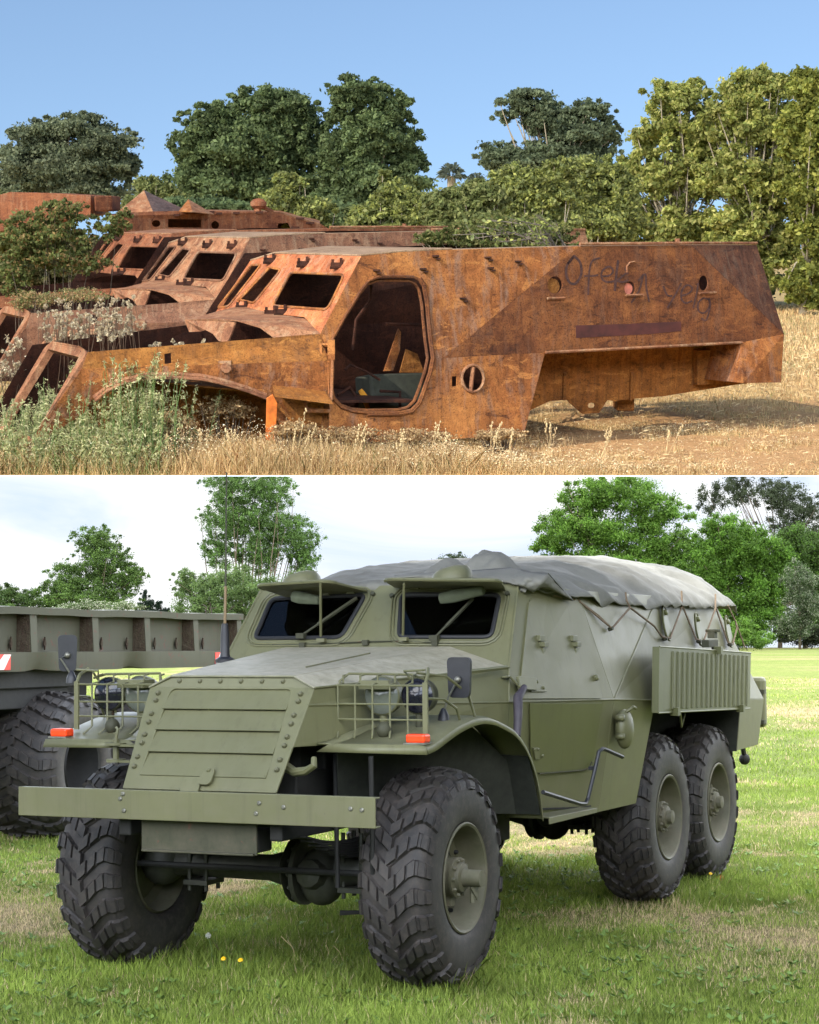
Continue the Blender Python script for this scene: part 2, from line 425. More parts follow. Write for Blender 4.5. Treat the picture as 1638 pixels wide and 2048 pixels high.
# ------------------------------------------------------------------ terrace ground of the yard
def zup(x, y): return .05 * (fbm(np.asarray(x, float) + 40, np.asarray(y, float), .5, 3) - .5) * np.clip((np.asarray(y, float) - EDGE) / 2, 0, 2)
def bare_up(x, y):
    px = 819 + F * x / y; py = 450 + CU * F / y
    def bl(cx, cy, rx, ry, a): return a * np.exp(-(((px - cx) / rx) ** 2 + ((py - cy) / ry) ** 2))
    k = fbm(x, y, 2.0, 4) * .55 + fbm(x, y, 11.0, 3) * .45; k = np.clip((k - .36) * 2.6, 0, 1.2)
    return np.clip((bl(1440, 905, 340, 38, 3.4) + bl(1230, 840, 300, 34, 1.5) + bl(1620, 830, 140, 40, 1.1) + bl(1620, 760, 80, 20, .5)) * (k * 1.6) , 0, 1)
def col_up(x, y):
    d = bare_up(x, y)[:, None]; k = fbm(x, y, 2.3, 4)[:, None]
    g = npv((.58, .41, .17)) * (1 - k) + npv((.76, .54, .26)) * k
    return g * (1 - d) + npv((.64, .37, .17)) * d
xs = np.concatenate([np.linspace(-60, -7, 20), np.linspace(-6.5, 6.5, 150), np.linspace(7, 60, 20)])
ys = np.concatenate([np.linspace(EDGE, 28, 170), np.linspace(28.5, 140, 60)])
sheet('yard_ground', xs, ys, zup, col_up, groundmat('dry_soil', .35, 30, .03), MU)
# ------------------------------------------------------------------ the green armoured truck
GREEN = rgb(98, 97, 67)
M_green = paint('olive_paint', GREEN, .22, .45)
M_green2 = paint('olive_paint_side', rgb(86, 87, 50), .15, .42)
M_dark = paint('olive_chassis_paint', rgb(56, 56, 38), .08, .7, .02)
M_well = plain('wheel_arch_shade', rgb(40, 41, 34), .9, nz=.3)  # near-black colour paints the shade inside the wheel arches
M_under = plain('oily_black_metal', rgb(26, 25, 23), .75, nz=.4)
M_black = plain('black_plastic', rgb(38, 38, 42), .45, nz=.15)
M_rubber = plain('black_rubber', rgb(30, 30, 32), .6)
M_orange = plain('orange_lens', rgb(240, 72, 30), .25, nz=.06)
M_steel = plain('worn_steel', rgb(120, 118, 108), .45, .6, nz=.2)
M_rope = plain('hemp_rope', rgb(112, 96, 78), .95, nz=.3, scale=120)
M_tan = plain('tan_leather', rgb(190, 165, 125), .7, nz=.1)
def glassmat(name, tint, gl=.08):
    m = D.materials.new(name); m.use_nodes = True; n = m.node_tree.nodes; l = m.node_tree.links; n.remove(n['Principled BSDF'])
    t = n.new('ShaderNodeBsdfTransparent'); t.inputs[0].default_value = tint
    g = n.new('ShaderNodeBsdfGlossy'); g.inputs['Roughness'].default_value = .03
    fr = n.new('ShaderNodeFresnel'); fr.inputs[0].default_value = 1.5
    mx = n.new('ShaderNodeMixShader'); l.new(fr.outputs[0], mx.inputs[0]); l.new(t.outputs[0], mx.inputs[1]); l.new(g.outputs[0], mx.inputs[2])
    l.new(mx.outputs[0], n['Material Output'].inputs[0]); return m
M_glass = glassmat('window_glass', (.62, .63, .65, 1))
def tyremat():
    m, n, l, b = newmat('tyre_rubber'); co = objco(n, l)
    t = noise(n, l, co, 3, 5, .6); t2 = noise(n, l, co, 30, 5, .7)
    c = ramp(n, l, t.outputs[0], [(.3, rgb(34, 32, 31)), (.7, rgb(60, 56, 54))])
    c2 = mixc(n, l, ramp(n, l, t2.outputs[0], [(.46, grey(0)), (.72, grey(.6))]).outputs[0], c.outputs[0], rgb(80, 71, 65))
    l.new(c2, b.inputs['Base Color']); b.inputs['Roughness'].default_value = .62; b.inputs['Specular IOR Level'].default_value = .4
    bump(n, l, b, t2.outputs[0], .3, .004); return m
M_tyre = tyremat()

MV = Matrix.Translation((-.665, 10.41, 0.015)) @ Matrix.Rotation(math.radians(-114.944), 4, 'Z') @ Matrix.Rotation(math.radians(.728), 4, 'Y') @ Matrix.Rotation(math.radians(.272), 4, 'X')
MV0 = Matrix.Translation((-.665, 10.41, 0)) @ Matrix.Rotation(math.radians(-114.944), 4, 'Z') @ Matrix.Rotation(math.radians(.728), 4, 'Y') @ Matrix.Rotation(math.radians(.272), 4, 'X')
IV = np.array(MV0.inverted())
def vb(px, py, ax, val):
    d = IV[:3, :3] @ ray(px, py); o = IV[:3, :3] @ npv((0, 0, CH)) + IV[:3, 3]
    i = 'XYZ'.index(ax); return o + d * ((val - o[i]) / d[i])
def vp(px, py, pl, off=0.0):
    n_, k = pl; d = IV[:3, :3] @ ray(px, py); o = IV[:3, :3] @ npv((0, 0, CH)) + IV[:3, 3]
    return o + d * ((k - n_ @ o) / (n_ @ d)) + n_ * off
def plane(a, b, c, out=None):
    n_ = np.cross(npv(b) - a, npv(c) - a); n_ = unit(n_)
    if out is not None and n_ @ npv(out) < 0: n_ = -n_
    return n_, n_ @ npv(a)
def mir(P): return [npv(p) * (1, -1, 1) for p in P]
truck = empty('armoured_truck', MV, 'green six wheeled armoured truck with grey canvas cover over its roof', 'armoured truck')

# key points of the armour
GT = npv((.473, .352, 1.530)); S_ = npv((.49, .468, 1.482)); BG = npv((.544, .461, 1.400)); GBm = npv((.808, .427, 1.000))
H_ = npv((-.956, .90, 1.548)); Hb = npv((-.858, .937, 1.363)); T_ = npv((-1.31, .82, 2.012)); B_ = npv((-2.10, 1.10, 1.333))
C1 = npv((-1.038, .52, 1.655)); Q_ = npv((-1.95, .935, 1.975)); D_ = npv((-3.32, .985, 1.955)); E1 = npv((-4.72, .95, 1.93)); R_ = npv((-5.39, 1.12, 1.212))
RR = npv((-5.12, .55, 1.95))
R1 = npv((-2.85, 1.11, 1.300)); R2 = npv((-4.77, 1.12, 1.235))
def facet(mb, P, th=.008, holes=()):
    for flip in (0, 1):
        L = mir(P) if flip else [npv(p) for p in P]; hs = [mir(h) if flip else h for h in holes]
        c = sum(L) / len(L); n_ = np.zeros(3)
        for i in range(len(L)): n_ = n_ + np.cross(L[i] - c, L[(i + 1) % len(L)] - c)
        n_ = unit(n_); inner = npv((c[0] * .999, 0, 1.2)) - c
        if n_ @ inner < 0: n_ = -n_
        mb.plate(L, hs, n_ * th)
PW = (unit((1, 0, .763)), (-.956 + .763 * 1.548) / math.sqrt(1 + .763 ** 2))
PC = plane(H_, T_, B_, (0, 1, 0)); PG = plane(S_, GBm, GT * (1, -1, 1), (1, 0, 0))
win = rounded([vp(802, 1193, PW), vp(1002, 1194, PW), vp(984, 1281, PW), vp(796, 1281, PW)], .05)
hull = MB()
facet(hull, [S_, H_, Hb, BG]); facet(hull, [BG, Hb, Hb * (1, .99, 0) + (0, 0, 1.2), npv((.672, .445, 1.205))])
hull.plate([C1, H_, T_, T_ * (1, -1, 1), H_ * (1, -1, 1), C1 * (1, -1, 1)], [win, mir(win)], PW[0] * -.012)
facet(hull, [H_, T_, Q_, B_, Hb]); facet(hull, [Q_, D_, B_]); facet(hull, [B_, D_, E1, R_, R2, R1]); facet(hull, [E1, RR, R_])
L1 = npv((-.95, .86, .76)); L2 = vb(1196, 1630, 'Y', 1.01); L3 = vb(1272, 1612, 'Y', 1.02)
facet(hull, [Hb, B_, L2, L1]); facet(hull, [B_, R1, L3, L2])
L4 = npv((-4.70, 1.105, .875)); L5 = npv((-5.26, 1.105, .885))
facet(hull, [R2, R_, L5, L4])
hull.plate([T_, Q_, D_, E1, RR] + mir([RR, E1, D_, Q_, T_]), (), (0, 0, -.008))
hull.plate([RR, R_, L5] + mir([L5, R_, RR]), (), (.008, 0, 0))
hull.build('hull', M_green, truck, bevel=.006)
bl_ = MB(); bl_.plate([(-.92, .86, .775), (-1.82, 1.0, .715), (-2.5, 1.01, .715), (-2.5, .62, .76), (-5.2, .62, .9)] + [(-5.2, -.62, .9), (-2.5, -.62, .76), (-2.5, -1.01, .715), (-1.82, -1.0, .715), (-.92, -.86, .775)], (), (0, 0, .01)); bl_.box((.02, 0, 1.02), (.8, .70, .46)); bl_.box((-.6, 0, 1.05), (.7, 1.2, .5)); bl_.build('underbody', M_under, truck)
hd = MB(); up = npv((0, 0, .006))
hd.plate([GT + (.01, 0, .012), C1 + (0, 0, .006)] + mir([C1 + (0, 0, .006), GT + (.01, 0, .012)]), (), (0, 0, -.012))
for f in (1, -1):
    hd.plate([p * npv((1, f, 1)) for p in (GT + (.012, 0, .010), S_ + (.012, .004, .002), H_ + (.01, .004, .002), C1 + (0, 0, .006))], (), (0, -f * .004, -.009))
hd.build('bonnet', paint('dusty_bonnet_paint', rgb(112, 110, 86), 1.0, .55, 0, (.42, .38, .29, 1)), truck, bevel=.004)
sm = MB()
sm.tube([vb(612, 1340, 'Z', 1.575), vb(740, 1312, 'Z', 1.635)], .004, 5)
for f in (1, -1): sm.tube([S_ * (1, f, 1) + (0, f * .004, 0), H_ * (1, f, 1) + (0, f * .004, 0)], .006, 6); sm.tube([H_ * (1, f, 1), T_ * (1, f, 1)], .008, 6); sm.tube([Hb * (1, f, 1), H_ * (1, f, 1)], .007, 6)
for f in (1, -1): sm.tube([BG * (1, f, 1), Hb * (1, f, 1), B_ * (1, f, 1), R1 * (1, f, 1)], .007, 6); sm.tube([B_ * (1, f, 1), D_ * (1, f, 1)], .007, 6)
sm.split('weld_seam', M_green, truck, smooth=True)
ins = MB(); ins.box((-3.6, 0, 1.16), (2.4, 1.3, .30)); ins.box((-3.2, 0, .98), (3.6, 1.2, .02)); ins.box((-2.2, 0, .80), (.8, 1.4, .1))
ins.plate([(-2.85, .7, 1.30), (-4.77, .7, 1.24), (-4.7, .7, .8), (-2.5, .7, .72)], (), (0, -.01, 0)); ins.plate([(-2.85, -.7, 1.30), (-4.77, -.7, 1.24), (-4.7, -.7, .8), (-2.5, -.7, .72)], (), (0, .01, 0))
for f in (1, -1): ins.plate([(-2.85, f * .65, 1.29), (-4.77, f * .65, 1.225), (-4.77, f * 1.10, 1.225), (-2.85, f * 1.09, 1.29)], (), (0, 0, -.01)); ins.plate([(-4.70, f * .6, .87), (-4.70, f * 1.1, .87), (-4.77, f * 1.11, 1.22), (-4.77, f * .6, 1.22)], (), (-.01, 0, 0)); ins.plate([(-2.51, f * .6, .71), (-2.51, f * 1.0, .71), (-2.87, f * 1.08, 1.28), (-2.87, f * .6, 1.28)], (), (.01, 0, 0))
ins.split('wheel_housing', M_well, truck)
cb = MB(); cb.plate([(-2.3, 1.0, 1.0), (-2.3, -1.0, 1.0), (-2.3, -.9, 1.93), (-2.3, .9, 1.93)], (), (-.01, 0, 0)); cb.box((-1.6, 0, 1.02), (1.4, 1.8, .02))
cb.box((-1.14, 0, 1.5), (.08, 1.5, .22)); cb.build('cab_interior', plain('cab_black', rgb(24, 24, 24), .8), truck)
st_ = MB()
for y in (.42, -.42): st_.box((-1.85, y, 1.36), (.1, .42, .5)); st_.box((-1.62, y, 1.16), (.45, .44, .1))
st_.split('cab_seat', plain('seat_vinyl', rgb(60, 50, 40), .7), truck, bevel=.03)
sr = MB(); sr.box(vp(925, 1246, PW, -.5), (.02, .26, .035)); sr.box(vp(640, 1250, PW, -.5), (.02, .16, .03)); sr.split('headrest', M_tan, truck, bevel=.01)
sw_ = MB(); q = [npv((-1.32, .46, 1.62)) + .19 * (math.cos(a) * npv((0, 1, 0)) + math.sin(a) * npv((-.55, 0, .83))) for a in np.linspace(0, 2 * math.pi, 25)[:-1]]
sw_.tube(q, .011, 6, closed=True); sw_.tube([q[0], q[12]], .009, 6); sw_.build('steering_wheel', M_black, truck, smooth=True)

# windscreens with gasket, outer frame, wiper and raised armour flap
for f in (1, -1):
    w = win if f > 0 else mir(win)[::-1]
    g = MB(); g.plate(inset(w, -.004), (), PW[0] * -.004)
    for i in range(len(g.v)): g.v[i] = tuple(npv(g.v[i]) - PW[0] * .006)
    gl = g.build('window_glass', M_glass, truck)
    rg = MB(); rg.tube([p + PW[0] * .002 for p in inset(w, .004)], .013, 8, closed=True); rg.build('gasket', M_rubber, gl, smooth=True)
    rg = MB(); rg.tube([p + PW[0] * .004 for p in inset(w, -.03)] if False else [p + PW[0] * .004 for p in inset(w, .034 * -1)], .007, 6, closed=True)
    rg.tube([p + PW[0] * .004 for p in inset(w, -.052)], .006, 6, closed=True); rg.build('window_frame', M_green, gl, smooth=True)
def flap(P, sgn):
    mb = MB(); n_ = unit(np.cross(P[1] - P[0], P[2] - P[0])); n_ = n_ if n_[2] > 0 else -n_
    R_P = rounded(P, [.09, .09, .02, .02], 5); mb.plate(R_P, (), n_ * .012)
    mb.tube([p + n_ * .006 for p in R_P[:12]], .011, 6)
    for k in (.2, .5, .8): mb.box(P[3] * (1 - k) + P[2] * k + npv((0, 0, .01)), (.05, .05, .03))
    return mb.build('armour_flap', M_green, truck, bevel=.003)
fr = [vb(766, 1166, 'X', -.87), vb(1000, 1168, 'X', -.87), vp(1012, 1187, PW, .01), vp(790, 1183, PW, .01)]
fl = [vb(506, 1178, 'X', -1.02), vb(655, 1169, 'X', -.86), vp(738, 1191, PW, .01), vp(573, 1202, PW, .01)]
flap(fr, 1); flap(fl, -1)
def pod(base, mat=M_green):
    mb = MB(); mb.rev([(1e-4, .066), (.05, .064), (.09, .054), (.112, .03), (.12, 0)], (0, 0, 0), (0, 0, 1), 20)
    for i, v in enumerate(mb.v): v = npv(v); mb.v[i] = tuple(base + npv((v[0] * 1.1, v[1] * .95, v[2] * (1 + v[1] * 3.5))))
    return mb
pod(vb(905, 1162, 'X', -1.12)).split('flap_cover', M_green, truck, smooth='all'); pod(vb(603, 1172, 'X', -1.15)).split('flap_cover', M_green, truck, smooth='all')
cu = MB()
for a, b in (((880, 1203), (968, 1186)), ((585, 1198), (640, 1206))):
    p, q = vb(*a, 'X', -1.14), vb(*b, 'X', -1.14); cu.tube([p, p * .7 + q * .3, p * .35 + q * .65, q], [.034, .042, .036, .028], 6)
cu.split('roller_pad', plain('pad_canvas', rgb(98, 104, 84), .8, nz=.15), truck, bevel=.01)
rd = MB()
for a, b, x0 in (((808, 1172), (812, 1300), -.88), ((641, 1170), (648, 1302), -.88)):
    rd.tube([vb(*a, 'X', x0), vp(b[0], b[1] - 14, PW, .05)], .0075, 6); rd.box(vp(b[0], b[1] - 8, PW, .04), (.03, .05, .02))
rd.split('flap_strut', M_green, truck, smooth=True)
wp = MB()
for a, b in (((872, 1288), (948, 1207)), ((606, 1283), (716, 1205))):
    p, q = vp(*a, PW, .03), vp(*b, PW, .02); wp.tube([p, q], .007, 6); wp.box(p, (.04, .05, .03)); m_ = p * .45 + q * .55
    wp.tube([m_ - (q - m_) * .55, q], .011, 5)
wp.split('wiper', M_dark, truck)
wr = MB(); wr.tube([vp(545, 1296, PW, .006), vp(640, 1295, PW, .008), vp(735, 1291, PW, .012), vp(800, 1289, PW, .008), vp(900, 1294, PW, .006)], .004, 5)
for p in ((607, 1298), (733, 1293), (872, 1294)): wr.box(vp(*p, PW, .012), (.03, .035, .03))
for p in ((747, 1195), (785, 1199), (1016, 1195)): wr.cyl(vp(*p, PW, 0), vp(*p, PW, .02), .014, 8)
wr.split('wiper_linkage', M_dark, truck)

# radiator armour with four louvres
gr = MB(); outer = [GT * (1, -1, 1), GT, S_, GBm, GBm * (1, -1, 1), S_ * (1, -1, 1)]
gy = lambda y, z, o=0.0: npv((.49 + (1.482 - z) * .66, y, z)) + PG[0] * o
hole = rounded([gy(-.34, 1.475), gy(.345, 1.475), gy(.352, 1.068), gy(-.352, 1.068)], .03)
gr.plate(outer, [hole], PG[0] * -.012)
plate_g = gr.build('radiator_armour', M_green, truck, bevel=.003)
zz = [1.478, 1.378, 1.278, 1.174, 1.064]
for i in range(4):
    lv = MB(); wv = .352
    lv.plate([gy(-wv, zz[i], -.012), gy(wv, zz[i], -.012), gy(wv, zz[i + 1] - .003, .007), gy(-wv, zz[i + 1] - .003, .007)], (), PG[0] * -.008)
    lv.build('louvre', M_green, plate_g, bevel=.003)
bt = MB()
for k in range(6): bt.bolt(gy(-.30 + k * .118, 1.508), PG[0], .0135, .016)
for k, z in enumerate((1.45, 1.415, 1.35, 1.31, 1.25, 1.21, 1.145, 1.10)):
    yy = .405 + .0 * z
    for f in (1, -1): bt.bolt(gy(f * (yy - (1.45 - z) * .02), z), PG[0], .0135, .016)
bt.split('bolt', paint('bolt_paint', rgb(88, 86, 62), .3, .6), plate_g, smooth=True)
hk = MB(); hk.plate(rounded([gy(-.09, 1.055, .004), gy(.01, 1.055, .004), gy(.01, .985, .004), gy(-.09, .985, .004)], .004), (), PG[0] * .01)
hk.plate(rounded([gy(.015, 1.095, .012), gy(.075, 1.095, .012), gy(.07, 1.015, .012), gy(-.01, 1.02, .012)], .03), (), PG[0] * .012); hk.bolt(gy(.04, 1.082, .02), PG[0], .012, .012)
hk.split('tow_eye', M_green, plate_g, bevel=.003)

# front bumper
bu = MB(); bz0, bz1 = .858, 1.0
bu.box((.885, 0, (bz0 + bz1) / 2), (.008, 1.97, bz1 - bz0)); bu.box((.86, 0, bz1 - .006), (.05, 1.968, .008)); bu.box((.86, 0, bz0 + .004), (.05, 1.968, .008))
bmp = bu.build('front_bumper', M_green, truck, bevel=.003)
bb = MB()
for p in ((-.386, .956), (-.364, .9), (.382, .957), (.365, .908), (.512, .942), (.918, .941), (.86, .945), (-.37, .98)): bb.bolt((.889, p[0], p[1]), (1, 0, 0), .011, .008)
bb.split('bolt', M_steel, bmp, smooth=True)

# chassis, axles, springs
ch = MB()
for f in (1, -1):
    ch.box((-2.2, f * .42, .84), (6.0, .07, .14)); ch.box((.80, f * .42, .92), (.16, .08, .12))
ch.box((.72, 0, .765), (.14, .64, .11)); ch.box((.3, 0, .95), (.5, .8, .25)); ch.box((-.2, 0, 1.05), (.9, .8, .5))
ch.box((-1.7, 0, .62), (.7, .36, .25)); ch.box((-1.3, .55, .64), (.4, .25, .16)); ch.box((-4.8, 0, .78), (.5, .9, .1))
chas = ch.build('chassis', M_under, truck, bevel=.01)
pn = MB(); pn.box((.80, .0, .775), (.012, .64, .15)); pn.box((.80, .0, .705), (.05, .62, .012)); pn.build('skid_plate', M_dark, truck, bevel=.004)
def axle(x, mat):
    mb = MB(); z = .54
    mb.tube([(x, -.78, z), (x, -.3, z), (x, -.05, z), (x, .04, z), (x, .05, z)], [.062, .064, .067, .09, .09], 14)
    mb.tube([(x, .05, z), (x, .09, z), (x, .10, z)], [.10, .13, .17], 18)
    mb.ball((x, .25, z - .03), .15, 18, (.9, .8, 1)); mb.cyl((x, .14, z - .01), (x, .165, z - .01), .17, 24); mb.tube([(x, .25, z - .03), (x + .16, .25, z), (x + .19, .25, z)], [.1, .07, .03], 10)
    mb.tube([(x, .36, z), (x, .45, z), (x, .78, z)], [.1, .067, .062], 14); mb.cyl((x - .2, .24, z), (x - .9, .24, z + .1), .04, 10)
    for k in range(14): a = 2 * math.pi * k / 14; mb.bolt((x + .155 * math.cos(a), .135, z - .01 + .155 * math.sin(a)), (0, -1, 0), .012, .012)
    for y in (-.45, .45):
        for dx in (-.06, .06): mb.tube([(x + dx, y - .05, z + .2), (x + dx, y - .05, z - .13)], .011, 7); mb.tube([(x + dx, y + .05, z + .2), (x + dx, y + .05, z - .13)], .011, 7)
        mb.box((x, y, z - .085), (.18, .14, .025)); mb.ball((x, y * 1.55, z), .12, 14)
    return mb.build('axle', mat, truck, smooth=True)
axle(0, plain('greasy_olive', rgb(56, 56, 46), .6, nz=.3)); axle(-3.3, M_under); axle(-4.43, M_under)
lf = MB()
for f in (1, -1):
    for k in range(7):
        L = .62 - k * .075; lf.grid([[(L * t, f * .45 + w_, .70 - k * .012 + .10 * (t * L) ** 2 * 2) for t in np.linspace(-1, 1, 9)] for w_ in (-.035, .035)])
lf.split('leaf_spring', M_under, truck, solid=.01)
tr = MB(); tr.tube([(.22, -.72, .56), (.22, .72, .56)], .016, 8); tr.tube([(.3, .48, 1.15), (.32, .5, .5)], .012, 7); tr.tube([(.55, .80, 1.16), (.5, .78, .6)], .012, 6)
tr.tube([(.12, .60, .62), (.10, .60, .36), (.2, .45, .36)], .014, 6); tr.build('steering_rod', M_under, truck, smooth=True)
th = MB(); p0 = vb(572, 1540, 'X', .62)
th.tube([p0, vb(590, 1551, 'X', .66), vb(612, 1548, 'X', .7), vb(628, 1538, 'X', .7), vb(628, 1522, 'X', .68)], [.026, .022, .020, .018, .014], 8)
th.build('tow_hook', M_green, truck, smooth=True)
pt = MB(); c = vb(232, 1500, 'X', .55); pt.cyl(c + (0, 0, -.06), c + (0, 0, .04), .016, 8); pt.cyl(c + (0, 0, .01), c + (0, 0, .022), .055, 14); pt.cyl(c + (0, 0, -.075), c + (0, 0, -.06), .05, 14)
pt.box(c + (0, .08, .01), (.06, .14, .012)); pt.box(c + (0, .08, -.07), (.06, .14, .012)); pt.tube([c + (0, 0, .04), c + (0, .01, .09), c + (0, 0, .1)], .008, 6)
pt.build('tow_pintle', M_green, truck, smooth=True)

# wings
arc = [(.53, 1.214), (.44, 1.223), (.252, 1.274), (.069, 1.309), (-.121, 1.327), (-.30, 1.312), (-.45, 1.275), (-.60, 1.235), (-.76, 1.14), (-.877, 1.019), (-.953, .88), (-.99, .735)]
for i in range(2):
    a2 = []
    for j in range(len(arc) - 1): a2 += [tuple(.75 * npv(arc[j]) + .25 * npv(arc[j + 1])), tuple(.25 * npv(arc[j]) + .75 * npv(arc[j + 1]))]
    arc = [arc[0]] + a2 + [arc[-1]]
def wing(f):
    mb = MB()
    prof = [(.42, 0, 0), (.95, 0, .0), (1.05, 0, -.002), (1.078, 0, -.012), (1.088, 0, -.04)]
    rows = []
    for y, _, dz in prof:
        rr = []
        for i, (x, z) in enumerate(arc):
            t = unit(npv(arc[min(i + 1, len(arc) - 1)]) - npv(arc[max(i - 1, 0)])); nn = npv((t[1], -t[0])); nn = nn if (nn[1] > 0 or nn[0] < 0) else -nn
            yy = y if y > .6 else (.60 + .25 * min(1, max(0, (.5 - x) / 1.0)) if x > -.5 else .86)
            rr.append((x + nn[0] * dz, f * yy, z + nn[1] * dz))
        rows.append(rr)
    mb.grid(rows); mb.quad((.53, f * .57, 1.216), (.53, f * 1.075, 1.214), (.535, f * 1.088, 1.172), (.535, f * .50, 1.176))
    mb.grid([[(x, f * .50, z) for x, z in arc if x > -.5], [(x, f * (.60 + .25 * min(1, max(0, (.5 - x)))), z) for x, z in arc if x > -.5]])
    o = mb.build('wing', M_green, truck, smooth=True, solid=.005)
    m2 = MB(); m2.quad((-.80, f * .55, 1.1), (-.80, f * 1.07, 1.08), (-.96, f * 1.07, .76), (-.96, f * .55, .76)); m2.quad((.42, f * .55, 1.20), (-.5, f * .86, 1.26), (-.90, f * .96, 1.0), (-.97, f * .93, .76), (.30, f * .50, .86))
    m2.split('splash_guard_shade', M_well, truck, solid=.006)  # guard plus dark liner that paints shade under the wing
    return o
wing(1); wing(-1)
stp = MB(); stp.plate([(-1.0, .93, .742), (-1.0, 1.10, .742), (-1.76, 1.10, .728), (-1.76, 1.0, .728)], (), (0, 0, -.006)); stp.plate([(-1.0, 1.10, .742), (-1.76, 1.10, .728), (-1.76, 1.10, .70), (-1.0, 1.10, .705)], (), (0, .006, 0))
stp.build('running_board', M_green, truck, bevel=.002)
# lamps and guards on the wings
def lamps(f):
    xl = .20
    for y, big in ((.70, 1), (.895, 0)):
        mb = MB(); c = npv((xl, f * y, 1.435)); r_ = .098 if big else .09
        mb.rev([(.002, -.10), (.05, -.095), (r_ * .9, -.05), (r_, 0), (r_, .02), (r_ * .93, .026)], c, (1, 0, 0), 24)
        mb.cyl(c + (0, 0, -.16), c + (0, 0, -.085), .02, 10)
        lamp = mb.build('headlamp', M_green if big else M_dark, truck, smooth=True)
        m2 = MB(); m2.rev([(.001, .05), (r_ * .5, .045), (r_ * .92, .024)], c, (1, 0, 0), 24); m2.build('lens', plain('lamp_lens_%d' % big, rgb(104, 108, 98) if big else rgb(28, 28, 38), .12, nz=.1), lamp, smooth='all')
        if big:
            m3 = MB(); m3.box(c + (.06, 0, .075), (.10, .16, .006)); m3.box(c + (.11, 0, .055), (.006, .16, .04)); m3.box(c + (.06, -.08, .055), (.1, .006, .04)); m3.box(c + (.06, .08, .055), (.1, .006, .04)); m3.build('blackout_hood', M_green, lamp)
    m4 = MB(); m4.ball(npv((.36, f * .78, 1.275)), .042, 14, (1, .9, 1)); m4.cyl((.33, f * .78, 1.2), (.36, f * .78, 1.26), .02, 8); m4.build('side_lamp', M_dark, truck, smooth='all')
    g = MB(); xg = .36; y0, y1 = f * .515, f * .985; z0, z1, z2, z3 = 1.258, 1.325, 1.40, 1.49
    for z in (z1, z2, z3): g.tube([(xg, y0, z), (xg, y1, z)], .0055, 6)
    for k in range(5):
        y = y0 + (y1 - y0) * (k + .15) / 5.0
        g.tube([(xg + .05, y + f * .02, 1.235), (xg, y, 1.275), (xg, y, z3 + .005), (xg - .06, y, z3 + .01), (xg - .06, y, z3 + .045), (xg - .10, y, z3 + .05)], .0055, 6)
    g.tube([(xg - .05, y0, z3 - .06), (xg - .05, y0, z3 + .02), (xg - .09, y0 + f * .03, z3 + .055), (xg - .1, y1 - f * .1, z3 + .05), (xg - .09, y1 - f * .03, z3 + .03)], .0065, 6)
    g.tube([(xg, y0, z3), (xg - .2, y0, z3), (xg - .22, y0, 1.27)], .0055, 6); g.tube([(xg, y0, z2), (xg - .22, y0, z2)], .0055, 6)
    g.box((xg, f * 1.0, 1.38), (.012, .026, .25)); g.tube([(xg, f * 1.0, 1.50), (xg - .03, f * 1.0, 1.54), (xg - .08, f * .98, 1.57)], .009, 6)
    # swept hoops back to the wing
    g.tube([(xg - .05, f * .93, 1.55), (xg - .2, f * 1.02, 1.53), (xg - .38, f * 1.06, 1.44), (xg - .46, f * 1.06, 1.325)], .007, 6)
    g.tube([(xg, f * 1.0, 1.43), (xg - .15, f * 1.03, 1.42), (xg - .28, f * 1.04, 1.37), (xg - .32, f * 1.04, 1.31)], .007, 6)
    g.tube([(xg - .05, f * .90, 1.52), (xg - .02, f * .88, 1.56), (xg - .0, f * 1.0, 1.565)], .0065, 6)
    g.build('lamp_guard', M_green, truck, smooth=True)
    t = MB(); t.box((.475, f * 1.012, 1.245), (.075, .10, .042)); ind = t.build('indicator', M_orange, truck, bevel=.01)
    t = MB(); t.box((.475, f * 1.012, 1.222), (.09, .112, .008)); t.build('bezel', M_steel, ind)
lamps(1); lamps(-1)
# mirrors
def mirror(c, w_, h_, yaw, base, bend):
    R = np.array(Matrix.Rotation(yaw, 3, 'Z')); P = rounded([c + R @ npv((0, sy * w_ / 2 * (1 if sz > 0 else .86), sz * h_ / 2)) for sy, sz in ((-1, 1), (1, 1), (1, -1), (-1, -1))], .03, 5)
    mb = MB(); mb.plate(P, (), R @ npv((.02, 0, 0))); o = mb.build('mirror', M_black, truck, bevel=.006)
    m2 = MB(); k = c + R @ npv((.03, 0, -.01)); m2.ball(k, .018, 10); m2.tube([k, bend, base], .0055, 6); m2.build('mirror_arm', M_steel, o, smooth=True)
    m3 = MB(); m3.rev([(.03, 0), (.026, .03), (.012, .06), (.006, .065)], base + (0, 0, -.04), (0, 0, 1), 12); m3.build('mirror_base', M_black, o, smooth=True)
mirror(vb(921, 1361, 'X', .02), .135, .20, math.radians(-5), vb(887, 1432, 'X', .05), vb(898, 1398, 'X', .05))
mirror(vb(135, 1312, 'X', .2), .105, .195, math.radians(35), vb(143, 1368, 'X', .22) + (0, 0, .03), vb(121, 1322, 'X', .26))
# whip aerial
an = MB(); b0 = vb(450, 1331, 'X', -.62); an.rev([(.055, 0), (.055, .02), (.03, .035), (.026, .05), (.024, .16), (.018, .215), (.012, .22)], b0, (0, 0, 1), 14); an.box(b0 + (0, .03, -.012), (.13, .13, .02))
aer = an.build('aerial', M_black, truck, smooth=True)
a2 = MB(); tip = vb(453, 949.6, 'X', -.63); a2.tube([b0 + (0, 0, .2), b0 + (tip - b0) * .4], .0085, 6); a2.build('aerial_sleeve', plain('brass', rgb(120, 98, 66), .5), aer)
a2 = MB(); a2.tube([b0 + (tip - b0) * .4, tip], [.006, .004], 6); a2.build('aerial_rod', M_dark, aer)

